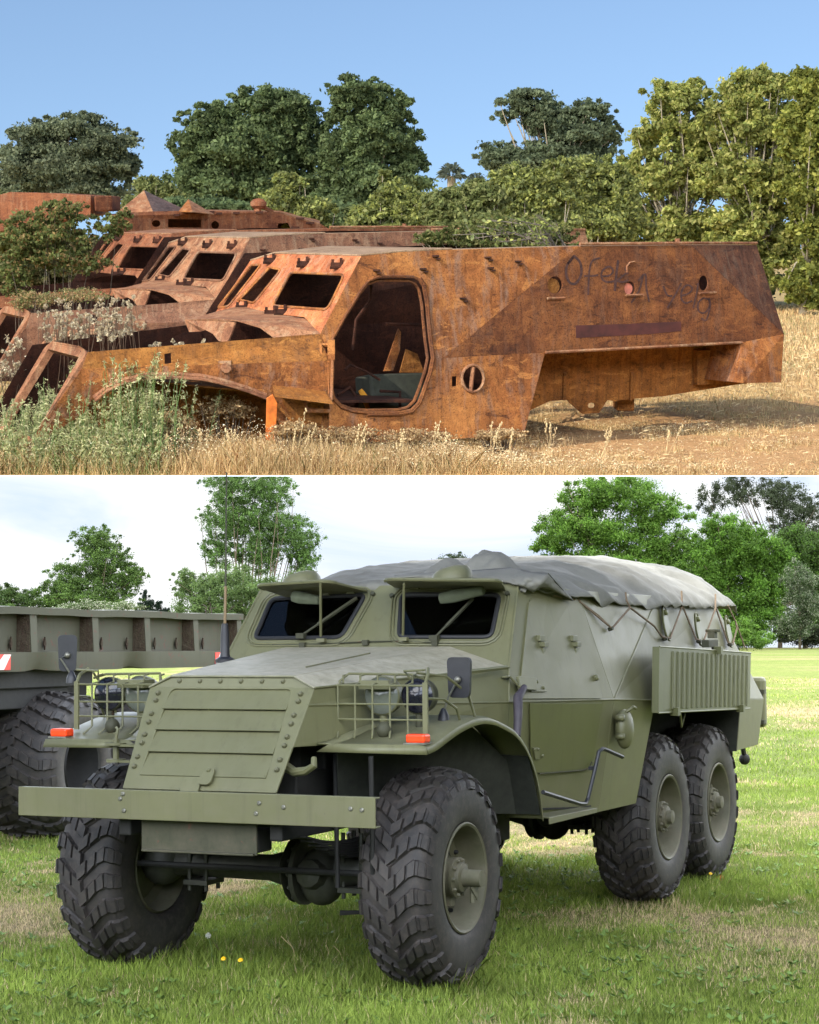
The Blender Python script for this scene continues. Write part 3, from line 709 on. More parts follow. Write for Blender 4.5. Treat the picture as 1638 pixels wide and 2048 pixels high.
# door, hinges, vision slot
dr = MB(); dp = rounded([vp(1055, 1204, PC, .003), vp(1137, 1203, PC, .003), vp(1160, 1245, PC, .003), vp(1202, 1403, PC, .003), vp(1034, 1404, PC, .003)], [.05, .05, .04, .02, .02])
slot = [vp(1085, 1246, PC, .003), vp(1101, 1246, PC, .003), vp(1101, 1250, PC, .003), vp(1085, 1250, PC, .003)]
dr.plate(dp, [slot], PC[0] * .009); door = dr.build('door', M_green, truck, bevel=.003)
PL = plane(Hb, B_, L2, (0, 1, 0))
d2 = MB(); d2.plate(rounded([vp(1057, 1411, PL, .003), vp(1203, 1411, PL, .003), vp(1180, 1545, PL, .003), vp(1060, 1551, PL, .003)], [.01, .01, .07, .03]), (), PL[0] * .007); d2.build('lower_door', M_green2, truck, bevel=.003)
hn = MB()
for px in (1076, 1142):
    p = vp(px, 1283, PC, .014); hn.box(p, (.075, .03, .034)); hn.box(p + (-.01, .014, -.034), (.068, .042, .028)); hn.box(p + (-.02, .006, -.075), (.06, .03, .045)); hn.cyl(p + (.015, .02, -.03), p + (-.045, .025, -.03), .011, 8)
hn.bolt(vp(1186, 1362, PC, .012), PC[0], .02, .025)
hn.plate([vp(1022, 1362, PC, .03), vp(1058, 1365, PC, .03), vp(1060, 1390, PC, .03), vp(1026, 1388, PC, .03)], (), PC[0] * .02)
hn.plate([vp(1058, 1372, PC, .014), vp(1075, 1376, PC, .014), vp(1088, 1391, PC, .014), vp(1056, 1391, PC, .014)], (), PC[0] * .008)
for p in ((1063, 1370), (1067, 1371), (1064, 1384), (1080, 1383)): hn.bolt(vp(*p, PC, .02), PC[0], .011, .012)
hn.tube([vp(1010, 1361, PC, .03), vp(1032, 1393, PC, .05)], .008, 6); hn.box(vp(1010, 1360, PC, .01), (.06, .03, .012))
hn.plate([vp(1060, 1500, PL, .012), vp(1072, 1500, PL, .012), vp(1072, 1524, PL, .012), vp(1064, 1524, PL, .012)], (), PL[0] * .012)
for p in ((1062, 1503), (1069, 1503), (1078, 1516)): hn.bolt(vp(*p, PL, .02), PL[0], .01, .01)
hn.split('hinge', M_green, door, bevel=.003)
lh = MB(); lh.tube([vp(925, 1349, PC, .0) + (0, .02, 0), vb(1013, 1340, 'Y', .93)], .011, 6); lh.build('bonnet_handle', M_green, truck, smooth=True)
strp = MB(); strp.tube([vp(1033, 1385, PC, .05), vb(1036, 1400, 'Y', 1.0), vb(1036, 1440, 'Y', 1.02), vb(1034, 1478, 'Y', 1.03)], [.018, .026, .024, .02], 10); strp.build('rubber_stay', plain('dark_rubber_hose', rgb(64, 58, 64), .6, nz=.2), truck, smooth=True)
bar = MB(); PM = plane(B_, R1, L3, (0, 1, 0))
bar.tube([vb(1245, 1519, 'Y', 1.20), vb(1213, 1505, 'Y', 1.17), vb(1205, 1503, 'Y', 1.16), vb(1198, 1509, 'Y', 1.155), vb(1190, 1545, 'Y', 1.14), vb(1176, 1603, 'Y', 1.12), vb(1171, 1613, 'Y', 1.12), vb(1160, 1613, 'Y', 1.12), vb(1086, 1590, 'Y', 1.10)], .012, 8); bar.box(vb(1186, 1541, 'Y', 1.12), (.07, .03, .02))
bar.build('starting_handle', M_black, truck, smooth=True)
cd = MB(); cd.tube([vp(1073, 1552, PL, .018), vp(1110, 1549, PL, .018), vp(1160, 1545, PL, .018), vp(1172, 1540, PL, .02), vp(1178, 1528, PL, .02)], .004, 5); cd.build('door_cord', M_dark, truck)
lc = MB(); c = vb(1249, 1463, 'Y', 1.13); lc.ball(c, .095, 18, (1.0, .55, 1.25)); lc.cyl(c + (.09, -.02, .07), c + (.09, .03, .07), .02, 8); lc.cyl(c + (.09, -.02, -.04), c + (.09, .03, -.04), .018, 8)
lc.tube([c + (.03, .02, .10), c + (-.02, .05, .13), c + (-.06, .05, .12)], .01, 6); lc.build('armoured_cap', M_green, truck, smooth='all')
# port plugs on the upper side
PR = plane(B_, D_, R_, (0, 1, 0))
for px, py in ((1329, 1252), (1394, 1264), (1454, 1268)):
    mb = MB(); c = vp(px, py, PR, .004); ux = unit((-1, 0, .0)); uz = unit(np.cross(PR[0], ux)); uz = uz if uz[2] > 0 else -uz
    el_ = [c + ux * .062 * math.cos(a) * (1 - .25 * math.sin(a)) + uz * .115 * math.sin(a) for a in np.linspace(0, 2 * math.pi, 21)[:-1]]
    mb.plate(el_, (), PR[0] * .012); mb.tube([p + PR[0] * .012 for p in el_[2:16]], .006, 5); mb.bolt(c + uz * .07 + PR[0] * .012, PR[0], .02, .02); mb.build('port_cover', M_green2, truck, bevel=.003)
# ribbed side panel
PY = 1.22; a = vb(1319, 1298, 'Y', PY); b = vb(1502, 1310, 'Y', PY); c = vb(1500, 1421, 'Y', PY); d = vb(1317, 1431, 'Y', PY)
mb = MB(); mb.plate([a, b, c, d], (), (0, -.045, 0))
for k in range(17):
    t = .13 + .82 * k / 16; mb.tube([(a * (1 - t) + b * t) * .94 + (d * (1 - t) + c * t) * .06 + (0, .001, 0), (a * (1 - t) + b * t) * .05 + (d * (1 - t) + c * t) * .95 + (0, .001, 0)], .011, 6)
mb.tube([a, b], .006, 5); mb.tube([d, c], .006, 5)
pnl = mb.build('side_panel', M_green2, truck, bevel=.002)
mb = MB()
for p, q in (((1351, 1428), (1, 1)), ((1482, 1421), (1, 1)), ((1437, 1305), (1, 1))): mb.box(vb(*p, 'Y', PY + .01), (.05, .05, .05))
for px in (1352, 1480): mb.box(vb(px, 1380, 'Y', 1.14), (.04, .12, .04))
mb.tube([vb(1360, 1430, 'Y', 1.18), vb(1363, 1458, 'Y', 1.10), vb(1370, 1432, 'Y', 1.1)], .008, 5)
mb.split('panel_bracket', M_green2, pnl)
mb = MB(); p = vb(1420, 1290, 'Y', 1.17); mb.box(p + (0, 0, -.005), (.22, .05, .05)); mb.box(p + (-.06, 0, .05), (.07, .05, .04)); mb.cyl(p + (-.07, 0, .07), p + (-.07, 0, .09), .05, 12); mb.box(p + (-.1, 0, -.03), (.04, .03, .06)); mb.build('socket_bracket', M_dark, truck, bevel=.004)
mb = MB(); mb.box(vb(1511, 1408, 'Y', .96), (.10, .16, .38)); lk = mb.build('rear_locker', M_green, truck, bevel=.03)
mb = MB()
for py in (1387, 1448): mb.box(vb(1522, py, 'Y', 1.02), (.05, .06, .03))
mb.split('latch', M_dark, lk); mb = MB(); p = vb(1489, 1522, 'Y', .75); mb.ball(p, .045, 12); mb.tube([p + (0, 0, .02), p + (.05, 0, .1)], .02, 6); mb.box(p + (.12, -.1, .0), (.08, .06, .35)); mb.build('rear_towing_hook', M_under, truck, smooth=True)

# wheels
TP = npv([(0, .514), (.05, .512), (.10, .505), (.14, .495), (.165, .470), (.180, .435), (.184, .40)])
TS = np.concatenate([[0], np.cumsum(np.linalg.norm(np.diff(TP, axis=0), axis=1))])
def tsurf(s, h=0.0):
    sg = 1 if s >= 0 else -1; s = abs(s); v = np.interp(s, TS, TP[:, 0]); r = np.interp(s, TS, TP[:, 1]); e = .004
    dv = np.interp(s + e, TS, TP[:, 0]) - np.interp(s - e if s > e else s, TS, TP[:, 0]); d_ = np.interp(s + e, TS, TP[:, 1]) - np.interp(s - e if s > e else s, TS, TP[:, 1])
    n_ = unit((-d_, dv)); return sg * (v + n_[0] * h), r + n_[1] * h
def make_tyre(parent, loc, name='wheel', N=24):
    mb = MB(); full = [(r, v) for v, r in TP]; side = [(.36, .186), (.31, .182), (.285, .176), (.270, .168), (.262, .15), (.262, .0)]
    pr = [(r, -h) for r, h in side[::-1]] + [(r, -v) for r, v in full[::-1]] + full[1:] + side
    mb.rev(pr, (0, 0, 0), (0, 1, 0), 72)
    
    pos = lambda s, ph, h: (lambda vr: (vr[1] * math.cos(ph), vr[0], vr[1] * math.sin(ph)))(tsurf(s, h))
    pitch = 2 * math.pi / N
    for sg in (1, -1):
        for i in range(N):
            p0 = (i + (.5 if sg < 0 else 0)) * pitch
            segs = [(-.012, .041, .030), (.048, .089, .028), (.096, .132, .026), (.139, .170, .022), (.176, .207, .015)]
            sl = lambda s: p0 + 1.75 * s - 2.2 * max(0, s - .12)
            wd = .285 * pitch
            # low continuous rib
            R0 = []
            for s in np.linspace(-.01, .215, 10):
                a0 = sl(max(s, 0)) + (3.5 * min(s, 0)); R0.append([pos(sg * s, a0 - wd * 1.15, -.004), pos(sg * s, a0 - wd * .85, .012), pos(sg * s, a0 + wd * .85, .012), pos(sg * s, a0 + wd * 1.15, -.004)])
            mb.grid(R0)
            for s0, s1, h in segs:
                top = []; bot = []
                for s, e in ((s0, 1), (s1, -1)):
                    a0 = sl(max(s, 0)); ww = wd * (1.05 if s > .1 else .92)
                    for q in (-1, 1):
                        bot.append(pos(sg * s, a0 + q * ww, 0)); top.append(pos(sg * (s + e * .003), a0 + q * ww * .86, h))
                P = bot + top; mb.add(P, [(0, 1, 3, 2), (4, 6, 7, 5), (0, 4, 5, 1), (1, 5, 7, 3), (3, 7, 6, 2), (2, 6, 4, 0)])
    o = mb.build(name, M_tyre, parent, smooth=True, bevel=0); o.location = loc
    return o
M_rim = paint('rim_paint', rgb(82, 80, 60), .45, .6, .0)
def make_wheel(parent, loc):
    w = make_tyre(parent, loc)
    mb = MB(); mb.rev([(.262, -.13), (.262, .15), (.266, .166), (.273, .176), (.266, .182), (.254, .176), (.246, .150), (.240, .10), (.232, .06), (.222, .045), (.20, .04), (.10, .035), (.001, .035)], (0, 0, 0), (0, 1, 0), 40)
    mb.rev([(.262, -.15), (.25, -.165), (.24, -.12), (.235, -.05), (.2, -.02), (.001, -.02)], (0, 0, 0), (0, 1, 0), 40)
    rim = mb.build('rim', M_rim, w, smooth=True)
    mb = MB()
    for k in range(12): a = 2 * math.pi * k / 12; mb.bolt((.205 * math.cos(a), .04, .205 * math.sin(a)), (0, 1, 0), .011, .02)
    for k in range(6): a = 2 * math.pi * (k + .3) / 6; mb.cyl((.155 * math.cos(a), .036, .155 * math.sin(a)), (.155 * math.cos(a), .038, .155 * math.sin(a)), .026, 12)
    mb.split('wheel_bolt', M_under, w, smooth=True)
    mb = MB(); mb.rev([(.125, .03), (.12, .06), (.095, .07), (.092, .12), (.10, .125), (.10, .14), (.075, .145), (.07, .165), (.045, .17), (.042, .20), (.001, .205)], (0, 0, 0), (0, 1, 0), 24)
    for k in range(10): a = 2 * math.pi * k / 10; mb.bolt((.087 * math.cos(a), .14, .087 * math.sin(a)), (0, 1, 0), .010, .018)
    for k in range(3): a = 2 * math.pi * k / 3 + .5; mb.box((.115 * math.cos(a), .08, .115 * math.sin(a)), (.05, .05, .05))
    mb.build('hub', M_rim, w, smooth=True); return w
yw = .868; w0 = make_wheel(truck, (0, yw, .535))
for i, (x, sy, rot) in enumerate([(-3.3, 1, 1.1), (-4.43, 1, 2.3), (0, -1, .4), (-3.3, -1, 0), (-4.43, -1, 1)]):
    c = copy_tree(w0, truck); c.location = (x, sy * (yw if sy > 0 else .868), .535); c.rotation_euler = (0, rot, 0); c.scale = (1, sy, 1)
mb = MB(); c = npv((0, yw + .19, .535)); mb.cyl(c, c + (0, .075, 0), .042, 20); mb.tube([c + (0, .02, 0), c + (.0, .02, -.12)], .012, 6); mb.plate([c + (.05, .03, -.04), c + (-.05, .03, -.04), c + (-.03, .03, -.11)], (), (0, .006, 0)); mb.build('hub_cap', M_rim, w0, smooth=True).parent = w0
for ch_ in w0.children:
    if ch_.name.startswith('hub_cap'): ch_.location = (0, -yw, -.535)
# ------------------------------------------------------------------ canvas over the roof, lashed with rope
def canvasmat(name, c):
    m, n, l, b = newmat(name); co = objco(n, l)
    t = noise(n, l, co, 2.2, 5, .6, .4); t2 = noise(n, l, co, 160, 2); t3 = noise(n, l, co, 11, 6, .6)
    x = mixc(n, l, ramp(n, l, t.outputs[0], [(.3, grey(0)), (.7, grey(1))]).outputs[0], tuple(v * .8 for v in c[:3]) + (1,), tuple(v * 1.15 for v in c[:3]) + (1,))
    x = mixc(n, l, ramp(n, l, t3.outputs[0], [(.55, grey(0)), (.72, grey(.5))]).outputs[0], x, tuple(v * .6 for v in c[:3]) + (1,))
    l.new(x, b.inputs['Base Color']); b.inputs['Roughness'].default_value = .75
    k = bump(n, l, b, t3.outputs[0], .35, .02); bump(n, l, b, t2.outputs[0], .25, .002, k); return m
M_canvas = canvasmat('grey_canvas', rgb(114, 112, 103))
NX, NY = 150, 110
ux = np.linspace(0, 1, NX); vy = np.linspace(-1, 1, NY)
Xs = [-1.33, -1.85, -2.6, -3.32, -4.2, -4.8, -5.22]; Ys = [.84, .93, .975, 1.01, .985, .975, .93]; Zh = [2.0, 1.935, 1.905, 1.895, 1.895, 1.90, 1.915]; Zt = [2.035, 2.11, 2.18, 2.225, 2.235, 2.215, 2.14]
X = -1.33 - 3.95 * ux
b1 = vb(978, 1128, 'X', -1.72); b2 = vb(893, 1120, 'X', -1.78); P = []
for i, x in enumerate(X):
    yw_ = np.interp(-x, [-a for a in Xs], Ys); zh = np.interp(-x, [-a for a in Xs], Zh); zt = np.interp(-x, [-a for a in Xs], Zt); row = []
    re_ = np.clip((x + 5.28) / .35, 0, 1) ** .6
    for v in vy:
        av = abs(v); sag = .030 * (math.sin(x * 5.2 + 1) * .5 + .5)
        f_ = 1 - np.clip(av, 0, 1) ** 3.4; z = zh + (zt - zh) * f_ * (.25 + .75 * re_)
        y = v * yw_ * (1 + .012)
        if av > .97: z -= .02 * (av - .97) / .03
        w = av ** 2; rd_ = 1 - abs(2 * float(fbm(np.array([x * 2.1 + v * 3.2]), np.array([v * 1.1 - x * .8 + 4]), 1.9, 2)[0]) - 1); rd_ = (rd_ - .6) * 2.2
        r3 = 1 - abs(2 * float(fbm(np.array([x * 5.5 - v * 4.2 + 7]), np.array([v * 3.1 + x * 1.9]), 1.0, 2)[0]) - 1); z += (.012 * (r3 - .7))
        z += (.008 + .018 * w) * rd_; y += np.sign(v) * w * .018 * rd_
        z += w * (1 - av) * .30 * (float(fbm(np.array([x * 3.0 + v * 2]), np.array([v * 1.5]), 1.6, 3)[0]) - .5) * 2
        dn = (float(fbm(np.array([x * 3.2 + v * 1.4]), np.array([v * 3 + 9.]), 1.2, 4)[0]) - .5)
        y += np.sign(v) * w * (.06 * dn + .014); z += (.05 * dn) * (1 - .4 * w)
        cr = .62 + .9 * float(fbm(np.array([x * 9.0]), np.array([y * 9.0 + z * 3]), 1.0, 3)[0]) - .12 * abs(math.sin(x * 31 + y * 22))
        z += cr * .115 * math.exp(-(((x - b1[0]) / .17) ** 4 + ((y - b1[1]) / .14) ** 4)) + cr * .07 * math.exp(-(((x - b2[0]) / .13) ** 4 + ((y - b2[1]) / .085) ** 4))
        row.append((x + (.04 * dn), y, z))
    P.append(row)
tarp = MB(); tarp.grid(P)
# rear fall of the sheet
first = P[0]; tarp.grid([[(p[0] + .035, p[1] * .99, min(p[2], 2.03) - .045) for p in first], first])
last = P[-1]; tarp.grid([last, [(p[0] - .06, p[1] * .985, min(p[2], 1.93) - .05) for p in last]])
cov = tarp.build('canvas_cover', M_canvas, smooth='all', solid=.006); cov.matrix_world = MV
tag(cov, 'crumpled grey canvas cover lashed over the roof of the green armoured truck', 'canvas cover')
fo = MB()
topl = [(780, 1158, -1.36), (830, 1153, -1.40), (900, 1150, -1.42), (960, 1146, -1.44), (1020, 1141, -1.5), (1062, 1150, -1.42), (1098, 1153, -1.42), (1118, 1172, -1.6), (1146, 1206, -1.78)]
botl = [(780, 1166, -1.34), (830, 1164, -1.33), (900, 1166, -1.32), (960, 1167, -1.31), (1020, 1172, -1.28), (1044, 1178, -1.27), (1066, 1189, -1.34), (1078, 1180, -1.40), (1100, 1182, -1.58)]
rows = []
for k in range(9):
    t = k / 8; r_ = []
    for i, (a, b) in enumerate(zip(topl, botl)):
        if i:
            for q in range(6):
                s_ = (q + 1) / 6; A0, B0 = npv(topl[i - 1]), npv(botl[i - 1]); aa = A0 * (1 - s_) + npv(a) * s_; bb = B0 * (1 - s_) + npv(b) * s_
                pp = aa * (1 - t) + bb * t; w_ = math.sin(math.pi * t)
                p = vb(pp[0], pp[1], 'X', pp[2] + .05 * w_ + .035 * (float(vnoise(np.array([i * 6 + q + 3.3 * k]) * .55, np.array([k * .8]))[0]) - .5)); r_.append(p)
    rows.append(r_)
fo.grid(rows); fo.build('canvas_fold', M_canvas, cov, smooth='all', solid=.008)
fo = MB(); q = [vb(1097, 1152, 'X', -1.40), vb(1145, 1206, 'X', -1.80), vb(1124, 1203, 'X', -1.75), vb(1078, 1184, 'X', -1.47)]
fo.quad(*q); fo.build('canvas_fold', plain('canvas_inside', rgb(70, 70, 58), .9, nz=.3), cov, solid=.006)
rp = MB()
def rope(pts, r=.0065):
    P = []
    for px, py in pts:
        pl = PC if px < 1225 + (1408 - py) * .48 else PR
        P.append(vp(px, py, pl, .022))
    rp.tube(P, r, 6)
rope([(1100, 1198), (1120, 1203), (1143, 1206)]); rope([(1142, 1184), (1146, 1200), (1155, 1212), (1218, 1264)]); rope([(1152, 1210), (1190, 1238), (1213, 1260)]); rope([(1219, 1262), (1254, 1222), (1247, 1208), (1245, 1192)])
rope([(1254, 1222), (1302, 1258), (1318, 1280), (1334, 1282)]); rope([(1334, 1282), (1358, 1218), (1357, 1188)]); rope([(1359, 1218), (1386, 1284), (1402, 1288)]); rope([(1402, 1286), (1425, 1222), (1425, 1194)]); rope([(1426, 1222), (1450, 1290), (1460, 1294)]); rope([(1460, 1292), (1468, 1262), (1466, 1250)]); rope([(1450, 1216), (1466, 1250), (1484, 1300)])
ro = rp.build('lashing_rope', M_rope, smooth=True); ro.matrix_world = MV
tag(ro, 'brown hemp rope zigzagging between the canvas cover and the side of the green truck', 'rope')
hk = MB()
for px, py in ((1217, 1264), (1326, 1283), (1394, 1288), (1456, 1294)):
    pl = PC if px < 1250 else PR; hk.cyl(vp(px, py, pl, 0), vp(px, py, pl, .03), .012, 8)
    if px > 1250: hk.box(vp(px, py, pl, .012), (.06, .02, .012))
hk.split('rope_hook', M_dark, truck, smooth=True)

# ------------------------------------------------------------------ cargo truck behind on the left
s0 = npv((-3.27, 16.0)); e_ = unit((1.57, 4.5)); nrm = npv((e_[1], -e_[0]))
MT = Matrix(((e_[0], nrm[0] * -1, 0, s0[0]), (e_[1], nrm[1] * -1, 0, s0[1]), (0, 0, 1, 0), (0, 0, 0, 1)))   # x along the bed, -y towards us
IT = np.array(MT.inverted())
def tb(px, py, yv=0.0):
    d = IT[:3, :3] @ ray(px, py); o = IT[:3, :3] @ npv((0, 0, CH)) + IT[:3, 3]; return o + d * ((yv - o[1]) / d[1])
cargo = empty('cargo_truck', MT, 'grey green cargo truck with ribbed rusty bed side and red and white striped beam ends', 'cargo truck')
M_cargo = paint('faded_cargo_paint', rgb(66, 64, 46), .16, .7, .035, (.30, .27, .2, 1))
M_crust_shade = rust('cargo_rust', (rgb(58, 42, 34), rgb(68, 56, 44), rgb(74, 66, 50), rgb(76, 72, 56)), 5, .9)  # brown holds both rust and the shade beside the bed ribs
XA, XB = -3.2, tb(484, 1260)[0]; zt, zb, zm = 2.0, 1.485, 1.635
mb = MB(); mb.plate([(XA, .10, zb), (XB, .10, zb), (XB, .10, zt), (XA, .10, zt)], (), (0, .01, 0)); mb.plate([(XB, .1, zb), (XB, 2.3, zb), (XB, 2.3, zt), (XB, .1, zt)], (), (-.01, 0, 0)); mb.plate([(XA, .1, zb + .12), (XB, .1, zb + .12), (XB, 2.3, zb + .12), (XA, 2.3, zb + .12)], (), (0, 0, -.03)); mb.plate([(XA, 2.3, zb), (XB, 2.3, zb), (XB, 2.3, zt), (XA, 2.3, zt)], (), (0, .01, 0))
mb.build('bed_side', M_cargo, cargo)
mb = MB(); n_ = 26
for i in range(n_):
    a = XA + (XB - XA) * i / n_; b = XA + (XB - XA) * (i + 1) / n_; j = lambda x: .004 * math.sin(x * 3.1) + .003 * math.sin(x * 7)
    mb.grid([[(a, -.01, zt + j(a) - .055), (a, -.015, zt + j(a)), (a, .11, zt + j(a) + .004)], [(b, -.01, zt + j(b) - .055), (b, -.015, zt + j(b)), (b, .11, zt + j(b) + .004)]])
mb.build('top_rail', M_cargo, cargo, solid=.012)
mb = MB(); n_ = 60; rows = []
for i in range(n_ + 1):
    x = XA + (XB - XA) * i / n_; dent = .07 * math.exp(-((x - tb(265, 1330)[0]) / .16) ** 2) + .05 * math.exp(-((x - tb(75, 1335)[0]) / .14) ** 2)
    rows.append([(x, .09, zm), (x, -.02 , zm), (x, -.02 + dent * .5, (zm + zb) / 2), (x, -.015 + dent, zb + dent * .35), (x, .09, zb + dent * .3)])
mb.grid(rows); mb.build('lower_beam', M_cargo, cargo, smooth=True, solid=.01)
for px in (-60, 66, 190, 294, 391, 478):
    x = tb(px, 1260)[0]; w_ = .055
    mb = MB(); mb.plate([(x - w_, 0, zt - .05), (x + w_, 0, zt - .05), (x + w_ * .9, -.018, zm), (x - w_ * .9, -.018, zm)], (), (0, .012, 0))
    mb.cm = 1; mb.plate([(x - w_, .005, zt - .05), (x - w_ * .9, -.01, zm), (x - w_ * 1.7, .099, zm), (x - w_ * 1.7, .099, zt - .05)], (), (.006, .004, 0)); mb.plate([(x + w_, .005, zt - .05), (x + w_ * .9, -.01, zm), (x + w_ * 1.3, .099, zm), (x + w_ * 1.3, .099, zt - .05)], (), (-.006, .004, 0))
    mb.build('bed_rib', None, cargo, mats=[M_cargo, M_crust_shade])
mb = MB()
for px in (20, 88, 201, 252, 308, 351, 404):
    p = tb(px, 1288, .09); mb.plate([p + (-.02, 0, 0), p + (0, 0, .06), p + (.02, 0, 0), p + (0, 0, -.05)], (), (0, -.014, 0))
mb.split('lashing_ring', M_crust_shade, cargo)
M_red = plain('red_reflector', rgb(205, 58, 44), .5, nz=.15); M_white = plain('white_reflector', rgb(215, 212, 205), .5, nz=.1)
for a, b in ((431, 489), (-110, 22)):
    mb = MB(); x0, x1 = tb(a, 1318, -.03)[0], min(tb(b, 1318, -.03)[0], XB); w_ = (x1 - x0)
    mb.plate([(x0, -.028, zm - .012), (x1, -.028, zm - .012), (x1, -.028, zb + .012), (x0, -.028, zb + .012)], (), (0, .005, 0))
    mb.cm = 1
    for k in range(3):
        q0 = x0 + w_ * (.36 * k); pts = [(q0, zb + .014), (q0 + w_ * .17, zb + .014), (q0 + w_ * .34, zm - .014), (q0 + w_ * .17, zm - .014)]
        pts = [(min(max(x, x0), x1), z) for x, z in pts]
        if pts[1][0] - pts[0][0] > .01 or pts[2][0] - pts[3][0] > .01: mb.plate([(x, -.031, z) for x, z in pts], (), (0, .002, 0))
    mb.build('striped_marker', None, cargo, mats=[M_red, M_white])
mb = MB(); mb.box((-.9, 1.1, 1.34), (4.6, 1.9, .34)); mb.box((.6, .35, 1.42), (2.3, .5, .16)); mb.box((-.6, .75, .98), (4.6, .12, .3)); mb.box((-.2, 1.2, .75), (1.5, 1.4, .35)); mb.box((1.6, .9, 1.32), (1.2, 1, .22)); mb.box((-2, 1.2, .8), (1.5, 1.6, .5))
for k in range(7): mb.box((-1.6 + k * .45, .28, 1.25), (.05, .25, .3))
mb.build('chassis', M_under, cargo, bevel=.01)
wc = tb(168, 1556, -.2)
wt = D.objects.new('wheel', w0.data); COL.objects.link(wt); wt.parent = cargo
R_ = .635 / .55
zw = .62
for k, dx in enumerate((0, 1.7)):
    o = wt if k == 0 else wt.copy()
    if k: COL.objects.link(o); o.parent = cargo
    o.location = (wc[0] + dx, wc[1] + .36, zw + .0127 * 5); o.scale = (R_, -2.0, R_); o.rotation_euler = (0, .3 * k, 0)
    m2 = MB(); m2.rev([(.262, .0), (.262, .15), (.268, .17), (.262, .178), (.245, .172), (.238, .08), (.20, .03), (.001, .02)], (0, 0, 0), (0, 1, 0), 32); rm = m2.build('rim', M_under, o, smooth=True)
tw = MB(); q = tb(487, 1235)
for k in range(40):
    p = npv((XB + .02 + .12 * rng.random(), .1 + .5 * rng.random(), zt - .45 * rng.random() ** 1.5)); d = npv(rng.normal(size=3)) * .05; tw.tube([p, p + d, p + d + npv(rng.normal(size=3)) * .04], .006, 4)
tw.build('camouflage_net', M_crust_shade, cargo)
# ------------------------------------------------------------------ foliage and grass
def sph(n):
    v = rng.normal(size=(n, 3)); return v / np.linalg.norm(v, axis=1)[:, None]
def leaves(centres, radii, per, size, pal, tone=.25, upb=.35, drop=0.0, asp=.55):
    """leaf quads over many small clumps; pal: list of colours"""
    k = len(centres); c = np.repeat(centres, per, 0); r = np.repeat(radii, per, 0); n = len(c)
    d = sph(n); rad = np.abs(rng.normal(size=n) * .42 + .5)[:, None]; p = c + d * r * rad * 1.15
    nrm = d * .45 + sph(n); nrm[:, 2] += upb; nrm /= np.linalg.norm(nrm, axis=1)[:, None]
    t = np.cross(nrm, sph(n)); t /= np.linalg.norm(t, axis=1)[:, None] + 1e-9; b = np.cross(nrm, t)
    s = size * (.55 + .8 * rng.random(n))[:, None]
    V = np.stack([p - t * s, p + b * s * asp + nrm * s * .12, p + t * s, p - b * s * asp + nrm * s * .12], 1)
    pal = np.array(pal); ci = rng.integers(0, len(pal), n); ct = 1 + tone * (rng.random(k) * 2 - 1)
    col = pal[ci] * np.repeat(ct, per)[:, None] * (.8 + .4 * rng.random(n))[:, None]
    keep = rng.random(n) > drop
    return V[keep].reshape(-1, 3), np.clip(col[keep], 0, 1)
LK, LS = 4.6, .42
def tree(name, label, cat, atf, D_, clumps, base, subs, per, size, pal, M=None, group=None, bark=None, sub=.30, drop=0.0, tone=.3, limbs=10, trunk=.012, dscale=1.0, parts=('crown', 'trunk'), zbase=None, upb=.35, multi=False):
    k = D_ / F; W_ = np.array([c[2] * c[3] for c in clumps], float); W_ /= W_.sum(); C_ = []; Rr = []
    b0 = atf(base[0], base[1], D_)
    if zbase is not None: b0[2] = zbase
    for (px, py, rx, ry), w in zip(clumps, W_):
        o = atf(px, py, D_); m = max(2, int(subs * w)); d = sph(m) * (rng.random(m) ** .45)[:, None] * 1.18
        C_.append(o + d * npv((rx * k, rx * k * dscale, ry * k)) * .82); Rr.append(np.repeat(np.array([[rx * k, rx * k, ry * k]]) * sub, m, 0) * (.6 + .8 * rng.random(m))[:, None])
        m2 = max(1, m // 6); d = sph(m2) * npv((1, 1, 1)); d[:, 2] = np.abs(d[:, 2]) * .9 - .1
        C_.append(o + d * npv((rx * k, rx * k * dscale, ry * k)) * (1.0 + .28 * rng.random((m2, 1)))); Rr.append(np.repeat(np.array([[rx * k, rx * k, ry * k]]) * sub * .5, m2, 0) * (.5 + .8 * rng.random(m2))[:, None])
    C_ = np.concatenate(C_); Rr = np.concatenate(Rr)
    V, c = leaves(C_, Rr, int(per * LK), size * LS, pal, tone, upb, drop)
    V = V - b0
    root = D.objects.new(name, None); COL.objects.link(root); root.matrix_world = (M or Matrix()) @ Matrix.Translation(b0); tag(root, label, cat, group)
    fastmesh(parts[0], V, 4, c, LEAF, root)
    mb = MB(); H = np.linalg.norm(C_.mean(0) - b0); top = C_[np.argmax(C_[:, 2])] - b0; fork = (C_.mean(0) - b0) * .55
    r0 = max(.02, H * trunk * 3)
    if not multi: mb.tube([(0, 0, -.2), fork * .5 + sph(1)[0] * H * .02, fork, fork * .5 + top * .5, top * .93], [r0, r0 * .8, r0 * .6, r0 * .32, r0 * .1], 8)
    for i in rng.choice(len(C_), min(limbs, len(C_)), replace=False):
        e = C_[i] - b0; s_ = npv((e[0] * .6, e[1] * .6, max(0, e[2] * .2))) if multi else fork * (.6 + .5 * rng.random()); mid = (s_ + e) / 2 + sph(1)[0] * H * .05
        mb.tube([s_, mid, e], [r0 * .35, r0 * .2, r0 * .06], 5)
    mb.build(parts[1], bark, root, smooth='all')
    return root
M_bark = plain('brown_bark', rgb(88, 76, 62), .95, nz=.35, scale=6); M_bark2 = plain('grey_bark', rgb(150, 138, 118), .95, nz=.3, scale=6)
GR = [(.085, .175, .02), (.12, .22, .03), (.06, .13, .016), (.15, .25, .045)]
GR2 = [(.075, .13, .03), (.10, .16, .04), (.055, .10, .025)]
zT = float(zlow(0, 115.))
